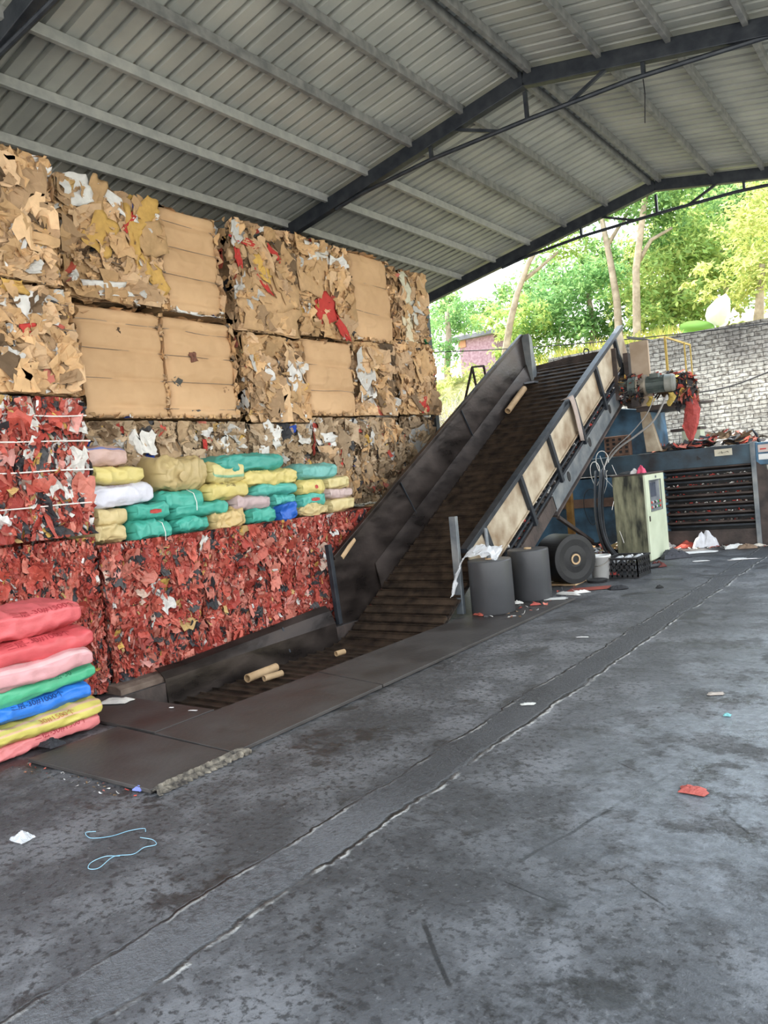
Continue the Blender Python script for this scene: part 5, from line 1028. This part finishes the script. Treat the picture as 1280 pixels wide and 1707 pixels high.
# litter by the rolls
for i, (nm, lab, px_, py_, sx, sy, h, cc, ro) in enumerate((
  ('paper_sheet', 'flat white paper sheet in front of the middle film roll', 925, 1003, .13, .07, .012, (.66,.65,.62), .1), ('white_strip', 'curled white plastic strip right of the middle film roll', 945, 992, .16, .03, .05, (.70,.68,.64), -.5),
  ('white_strip', 'second white plastic strip lying in front of the black roll', 968, 989, .12, .03, .04, (.70,.68,.64), .5), ('red_film', 'flat dull red film in front of the black roll', 985, 982, .26, .12, .02, (.28,.07,.05), .2),
  ('red_scrap', 'red scrap at the foot of the nearest film roll', 800, 1030, .07, .04, .04, (.42,.10,.07), -.6), ('red_scrap', 'red scrap at the foot of the middle film roll', 893, 1013, .06, .03, .035, (.46,.10,.08), .3),
  ('white_scrap', 'white scrap between the two upright film rolls', 862, 1011, .07, .03, .04, (.68,.66,.62), .2), ('black_strip', 'black torn strip sticking out by the middle film roll', 913, 985, .05, .03, .18, (.03,.03,.03), .2),
  ('black_rag', 'black rag on the floor right of the red film', 1030, 982, .12, .06, .06, (.03,.03,.033), .2), ('black_scrap', 'tiny black scrap alone on the floor below the crate', 1100, 980, .04, .03, .04, (.03,.03,.03), 0),
  ('dark_cloth', 'dark grey cloth heap against the foot of the control cabinet', 1125, 930, .20, .14, .19, (.06,.06,.07), .3), ('red_black_scrap', 'dark red scrap under the corner of the control cabinet', 1097, 945, .10, .08, .10, (.12,.035,.03), .3),
  ('white_plastic_bag', 'white plastic bag standing up against the slatted baler side', 1180, 912, .20, .12, .36, (.72,.72,.76), 0), ('red_plastic_heap', 'red plastic sheet heap left of the white bag by the baler', 1150, 912, .24, .14, .16, (.48,.09,.065), .2),
  ('white_film', 'flat white film in front of the red heap by the baler', 1162, 922, .28, .08, .04, (.66,.65,.64), .1), ('white_rag', 'white rag by the right end of the baler side', 1226, 914, .18, .09, .09, (.68,.67,.64), .2), ('brown_rag', 'brown rag right of the white rag at the baler foot', 1246, 914, .15, .09, .09, (.22,.15,.10), .1),
  ('white_rag', 'small pale rag at the far right end of the baler foot', 1264, 911, .10, .06, .07, (.60,.54,.46), .1), ('paper_sheet', 'pale flat paper on the floor in front of the white bag', 1168, 936, .11, .05, .012, (.60,.58,.56), .1), ('paper_sheet', 'long pale paper on the floor in front of the baler, right one', 1240, 933, .20, .03, .012, (.62,.58,.56), .1),
  ('white_bundle', 'white crumpled film at the back of the control cabinet', 1120, 913, .10, .08, .14, (.58,.57,.56), .1), ('red_scrap', 'red scrap on the floor between bucket and crate', 1022, 962, .08, .06, .08, (.36,.05,.04), 0))):
    c = pz(px_, py_); z = .03 if (c[0] < -3.72 and c[1] < 8.55) else .002; rag(nm, lab, 'scrap' if 'scrap' in nm or 'strip' in nm else ('plastic bag' if 'bag' in nm else ('paper' if 'paper' in nm else 'rag')), (c[0], c[1], z), sx, sy, h, cc, 450+i, rot=ro+.3, n=18 if h > .1 else 11)
mb = MB(); n = 420; C = np.stack([rng.uniform(-5.4, -4.35, n), rng.uniform(10.6, 13.3, n), np.full(n, .03)], 1); CLIP[0] = (np.array((-9, 0, .003)), np.array((5, 30, 1.0)))
C[:, 2] += .10*rng.uniform(0, 1, n)*np.clip((C[:, 1]-10.8)/1.5, 0, 1)
flakes(mb, C, np.tile((0, 0, 1.0), (n, 1)), np.tile((1.0, .3, 0), (n, 1)), rng.uniform(.03, .10, n), rng.uniform(.06, .2, n), palette(n, [(25, WHT), (25, REDS), (10, YLW), (15, BLK), (15, TANS)]), tilt=.6, fold=.7)
tag(tag(mb.build('mixed_litter', SCRAP), 'heap of white, red and yellow litter on the floor under the conveyor head', 'litter'), kind='stuff')
mb = MB(); n = 240
C = np.concatenate([np.stack([rng.uniform(-4.1, -2.4, n//2), rng.uniform(13.3, 13.55, n//2), np.full(n//2, .02)], 1), np.stack([rng.uniform(-5.0, -3.75, n//4), rng.uniform(2.44, 2.55, n//4), np.full(n//4, .008)], 1), np.stack([rng.uniform(-4.4, -3.75, n//4), rng.uniform(7.3, 9.4, n//4), np.full(n//4, .035)], 1)])
k = len(C); sz = np.where(C[:, 1] < 3, .012, .03); flakes(mb, C, np.tile((0, 0, 1.0), (k, 1)), np.tile((1.0, .3, 0), (k, 1)), rng.uniform(.4, 1, k)*sz, rng.uniform(.8, 2.2, k)*sz, palette(k, [(35, WHT), (18, REDS), (20, BLK), (20, BROWN)]), tilt=.4, fold=.6)
tag(tag(mb.build('floor_crumbs', SCRAP), 'small crumbs and shreds strewn along the plates, rolls and baler foot', 'litter'), kind='stuff')
# blue strings on the floor
BS = mat('pale_blue_string', (.16, .34, .45), (.30, .50, .60), rough=.5, bump=0)
def fl(*uv): return [np.array((*pz(u, v)[:2], .006)) for u, v in uv]
cable('thin blue string on the floor at the lower left, upper one', fl((160, 1388), (143, 1390), (152, 1399), (185, 1396), (215, 1387), (240, 1383), (243, 1388)), (.0020), BS, 'blue_string', 'thin blue strings on the floor', 'string')
cable('thin blue string on the floor at the lower left, lower one with a wide loop', fl((234, 1398), (255, 1402), (260, 1410), (240, 1415), (222, 1426), (190, 1430), (165, 1449), (148, 1450), (152, 1440), (175, 1430), (200, 1429)), (.0020), BS, 'blue_string', 'thin blue strings on the floor', 'string')

# ------------------------------------------------------------------ trees, bushes and what stands behind the shed
GRNS = [(.32,.47,.16), (.40,.52,.17), (.24,.39,.15), (.47,.54,.18), (.17,.30,.12)]
def leaf_cloud(mb, c, rad, n, pal, size=.17, flat=.75, drop=.25):
    c = np.array(c, float); D = rng.normal(size=(n, 3)); D /= np.linalg.norm(D, axis=1)[:, None]; r = rng.uniform(0, 1, n)**.45
    # twiggy sub-clusters make gaps of sky
    k = max(6, n//45); S = rng.normal(size=(k, 3)); S /= np.linalg.norm(S, axis=1)[:, None]; S *= (rng.uniform(0, 1, k)**.5)[:, None]
    P = S[rng.integers(k, size=n)]+D*r[:, None]*.34
    P = c+P*np.array((rad, rad, rad*flat))
    N = rng.normal(0, .55, (n, 3))+np.array((0, 0, .8)); N /= np.linalg.norm(N, axis=1)[:, None]
    T = rng.normal(0, 1, (n, 3)); T[:, 2] -= drop*2; T -= N*np.sum(T*N, 1)[:, None]; T /= np.linalg.norm(T, axis=1)[:, None]; B = np.cross(N, T)
    L = size*rng.uniform(.6, 1.3, n)[:, None]; Wd = L*rng.uniform(.30, .48, n)[:, None]
    V = np.stack([P, P+T*L*.5+B*Wd*.5+N*L*.04, P+T*L, P+T*L*.5-B*Wd*.5+N*L*.04], 1)
    col = np.array(pal)[rng.integers(len(pal), size=n)]*rng.uniform(.7, 1.25, (n, 1))
    mb.quads(V.reshape(-1, 3), np.arange(4*n).reshape(n, 4), np.clip(col, 0, 1))
def tree(label, y, trunk, clusters, pal, group='trees on the bank behind the shed', name='broadleaf_tree', size=.17, r0=.12, dens=1.0, base_z=None, cat='tree', dy=1.0):
    """trunk: list of pixel polylines; clusters: (u, v, depth offset, radius)"""
    p0 = pY(*trunk[0][0], y); bz = float(hbank(np.array(p0[0]), np.array(y))) if base_z is None else base_z
    t = thing(name, label, cat, (p0[0], p0[1], bz), group)
    for i, pl in enumerate(trunk):
        P = [pY(u, v, y+(0 if i == 0 else .3*k)) for k, (u, v) in enumerate(pl)]
        if i == 0 and P[0][2] > bz: P = [np.array((P[0][0]+.05, P[0][1], bz-.1))]+P
        n_ = len(P); MB().tube(P, np.linspace(r0, r0*.55, n_)*(1 if i == 0 else .55), 9).build('trunk' if i == 0 else 'branch', BARK, t, smooth=True)
    mb = MB()
    for (u, v, oy, rad) in clusters:
        leaf_cloud(mb, pY(u, v, y+oy), rad, int(900*rad*rad*dens), pal, size)
    tag(mb.build('foliage', LEAF, t), kind='stuff')
    return t
GA, GB, GC, GD, GE = [GRNS[0], GRNS[1], GRNS[3]], [GRNS[0], GRNS[2], GRNS[4]], [GRNS[2], GRNS[4], GRNS[0]], [(.52,.56,.20), (.58,.58,.23), (.44,.52,.17)], [(.24,.42,.16), (.30,.46,.18), (.18,.34,.14)]
tree('pale leaning trunk tree left of the conveyor head, in front of the white sky gap', 20, [[(842, 590), (850, 540), (862, 490), (880, 440), (905, 395)], [(868, 470), (895, 450), (930, 420)]], [(905, 385, .3, .8), (940, 400, .8, .8), (870, 420, .6, .55), (840, 540, 1.0, .5), (880, 520, 1.5, .7)], GA)
tree('tree with two pale upright trunks, left one of the pair, behind the conveyor head', 21, [[(1032, 560), (1028, 500), (1018, 440), (1010, 400), (1000, 350)], [(1012, 410), (1030, 380), (1050, 350)]], [(1000, 350, .4, 1.0), (960, 370, .8, .8), (1040, 340, .6, .8), (1000, 430, 1.6, .7)], GB)
tree('tallest pale trunk rising behind the conveyor head up to the roof edge', 20.5, [[(1062, 590), (1061, 520), (1060, 450), (1066, 400), (1075, 330), (1082, 280)], [(1062, 440), (1085, 400), (1120, 380)]], [(1070, 330, .5, 1.0), (1110, 350, .8, .9), (1100, 300, .8, 1.0), (1150, 330, 1.0, 1.0), (1090, 400, 1.4, .8)], GB)
tree('dense mid green tree in the middle behind the conveyor head', 23, [[(985, 600), (990, 540), (980, 490)]], [(940, 500, 0, 1.2), (990, 520, .2, 1.2), (900, 510, .4, 1.1), (1000, 465, .6, 1.1), (940, 550, -.5, 1.1), (870, 550, -.2, 1.0), (1030, 540, .2, 1.0)], GE, size=.2)
tree('large bright green tree behind the brick wall', 22, [[(1105, 590), (1118, 540), (1128, 500), (1150, 460)], [(1125, 510), (1145, 480), (1165, 460)]], [(1120, 440, 0, 1.3), (1180, 420, .3, 1.3), (1150, 480, .3, 1.2), (1090, 490, .2, 1.0), (1210, 470, .4, 1.2), (1110, 520, -.3, .9), (1060, 490, .6, .9), (1170, 380, 1, 1.2), (1235, 420, 1, 1.2), (1080, 545, -.4, .9), (1150, 525, -.3, .9)], GA, size=.19)
tree('yellow-green tree at the right edge behind the brick wall', 19, [[(1262, 560), (1266, 500), (1270, 440)]], [(1250, 440, 0, .8), (1275, 400, .2, .9), (1220, 470, .2, .65), (1280, 350, .4, .9), (1240, 380, .8, .8), (1285, 470, .2, .8), (1260, 330, .6, .8), (1180, 455, .3, .5)], GD, size=.15)
tree('dark leafy tree high behind the roof truss at the upper right', 25, [[(1205, 590), (1210, 480), (1200, 380)]], [(1200, 360, 0, 1.5), (1260, 340, .4, 1.5), (1150, 400, .4, 1.3), (1290, 410, .6, 1.5), (1240, 300, 1, 1.4), (1180, 310, 1, 1.3)], GC, size=.22)
tree('feathery green tree at the left beside the cardboard bales', 19, [[(745, 620), (748, 560), (745, 520)]], [(740, 525, 0, .75), (765, 545, .2, .65), (725, 580, .1, .7), (755, 590, -.2, .6), (770, 515, .4, .55), (715, 545, .6, .7)], GE, size=.14)
tree('light green bush between the brick hut and the leaning trunk', 22, [[(855, 610), (857, 590)]], [(860, 560, 0, .8), (890, 575, .2, .8), (850, 590, -.3, .6), (905, 545, .6, .9), (820, 530, 2.0, .7)], GA, name='bush', cat='bush', r0=.05)
tree('yellowish bush in front of the brick hut', 18.5, [[(790, 650), (790, 630)]], [(770, 625, 0, .6), (805, 620, .2, .55), (745, 640, -.2, .6), (835, 615, .5, .55), (725, 660, 0, .5)], GD, name='bush', cat='bush', r0=.04, size=.12)
tree('dark green tree far back behind the leaning trunk', 28, [[(930, 600), (930, 520)]], [(905, 470, 0, 1.3), (850, 500, .5, 1.2), (960, 460, .5, 1.4), (1020, 440, .6, 1.4), (780, 530, .8, 1.2), (735, 520, 1, 1.4)], GC, size=.24, dens=.8)
tree('tree with bright crown far back above the brick wall', 29, [[(1100, 590), (1100, 480)]], [(1090, 420, 0, 1.6), (1150, 440, .4, 1.6), (1220, 400, .4, 1.6), (1040, 470, .2, 1.4), (1270, 450, .5, 1.6), (1180, 490, 0, 1.4), (1120, 500, 0, 1.3)], GD, size=.26, dens=.8)
# yellow grass along the bank, dry twigs at the left
mb = MB(); n = 3400; X = rng.uniform(-9.5, -4.5, n); Y = rng.uniform(16.45, 18.6, n); Z = hbank(X, Y); P = np.stack([X, Y, Z], 1); h = rng.uniform(.15, .5, n)[:, None]; w = rng.uniform(.008, .02, n)[:, None]; d = rng.normal(0, .35, (n, 3)); d[:, 2] = 1; d /= np.linalg.norm(d, axis=1)[:, None]
B = np.cross(d, rng.normal(size=(n, 3))); B /= np.linalg.norm(B, axis=1)[:, None]
V = np.stack([P-B*w, P+B*w, P+d*h+B*w*.2, P+d*h-B*w*.2], 1); mb.quads(V.reshape(-1, 3), np.arange(4*n).reshape(n, 4), np.array([(.42,.38,.09), (.34,.36,.08), (.50,.42,.16), (.2,.28,.06)])[rng.integers(4, size=n)])
tag(tag(mb.build('dry_grass', LEAF), 'strip of yellow-green grass on the bank top behind the conveyor head', 'grass'), kind='stuff')
mb = MB(); n = 1900
for k in range(n):
    x = rng.uniform(-12.6, -7.8); y = rng.uniform(14.6, 17.6); z = float(hbank(np.array(x), np.array(y))); a = np.array((x, y, z)); d = rng.normal(0, .6, 3); d[2] = abs(d[2])+.35; d /= np.linalg.norm(d); l = rng.uniform(.3, 1.1); b = a+d*l*.5+rng.normal(0, .06, 3); c = a+d*l+rng.normal(0, .15, 3); c[2] -= .2*l
    mb.tube([a, b, c], [.011, .008, .004], 3, cap=False)
tag(tag(mb.build('dry_brush', TWIG), 'tangle of dry grey twigs on the slope between bales and conveyor', 'brushwood'), kind='stuff')
# small brick hut
q = pY(807, 590, 26); bz = float(hbank(np.array(q[0]), np.array(26.0)))
ht = thing('brick_hut', 'small purple-red brick hut with a grey slab roof among the trees at the left', 'hut', (q[0], 26, bz))
MB().box((q[0]-.75, 25.5, bz-.2), (q[0]+.72, 27, q[2]+.55)).build('wall', HUTBRICK, ht); MB().box((q[0]-1.0, 25.25, q[2]+.55), (q[0]+.95, 27.2, q[2]+.70)).build('roof_slab', mat('grey_slab', (.12, .12, .14), (.20, .20, .22), rough=.8), ht)
MB().box((q[0]-.78, 25.46, q[2]+.30), (q[0]-.45, 25.5, q[2]+.55)).build('corner_pier', mat('orange_brick', (.34, .17, .10), (.46, .25, .16), rough=.9), ht)
# big leaves above the brick wall
bp_ = thing('banana_plant', 'plant with one huge round green leaf and one backlit upright leaf above the brick wall', 'plant', (*pY(1168, 570, 17.0)[:2], 3.86))
for nm, cu, cv_, ru, rv, colr, tiltx in (('green_leaf', 1162, 548, 30, 14, (.20,.36,.10), .0), ('backlit_leaf', 1196, 527, 21, 24, (.66,.66,.58), .2)):  # upright leaf is backlit: the glare is put into its near-white colour
    G = []
    for i in range(10):
        row = []
        for j in range(13):
            a = math.pi*2*j/12; r = i/9; u = cu+ru*r*math.cos(a)*(1-.15*math.sin(a)); v = cv_+rv*r*math.sin(a); u, v = (u, v) if nm == 'green_leaf' else (u+r*max(0, -math.sin(a))**3*14, v-r*max(0, -math.sin(a))**4*14); row.append(pY(u, v, 17.0+.25*r*r+.1*math.sin(a)*r))
        G.append(row)
    o = MB().grid(np.array(G), col=colr).build(nm, LEAF, bp_, smooth=True)
    G2 = pY(cu+ru*.85, cv_-rv*.9, 17.0)
MB().tube([(*pY(1172, 570, 17.2)[:2], 3.80), pY(1170, 556, 17.2), pY(1164, 548, 17.2)], .03, 8).build('stalk', mat('green_stalk', (.20, .30, .06), (.3, .4, .1)), bp_)
MB().tube([(*pY(1190, 570, 17.2)[:2], 3.80), pY(1196, 545, 17.2), pY(1197, 520, 17.2)], .03, 8).build('stalk', bpy.data.materials['green_stalk'], bp_)
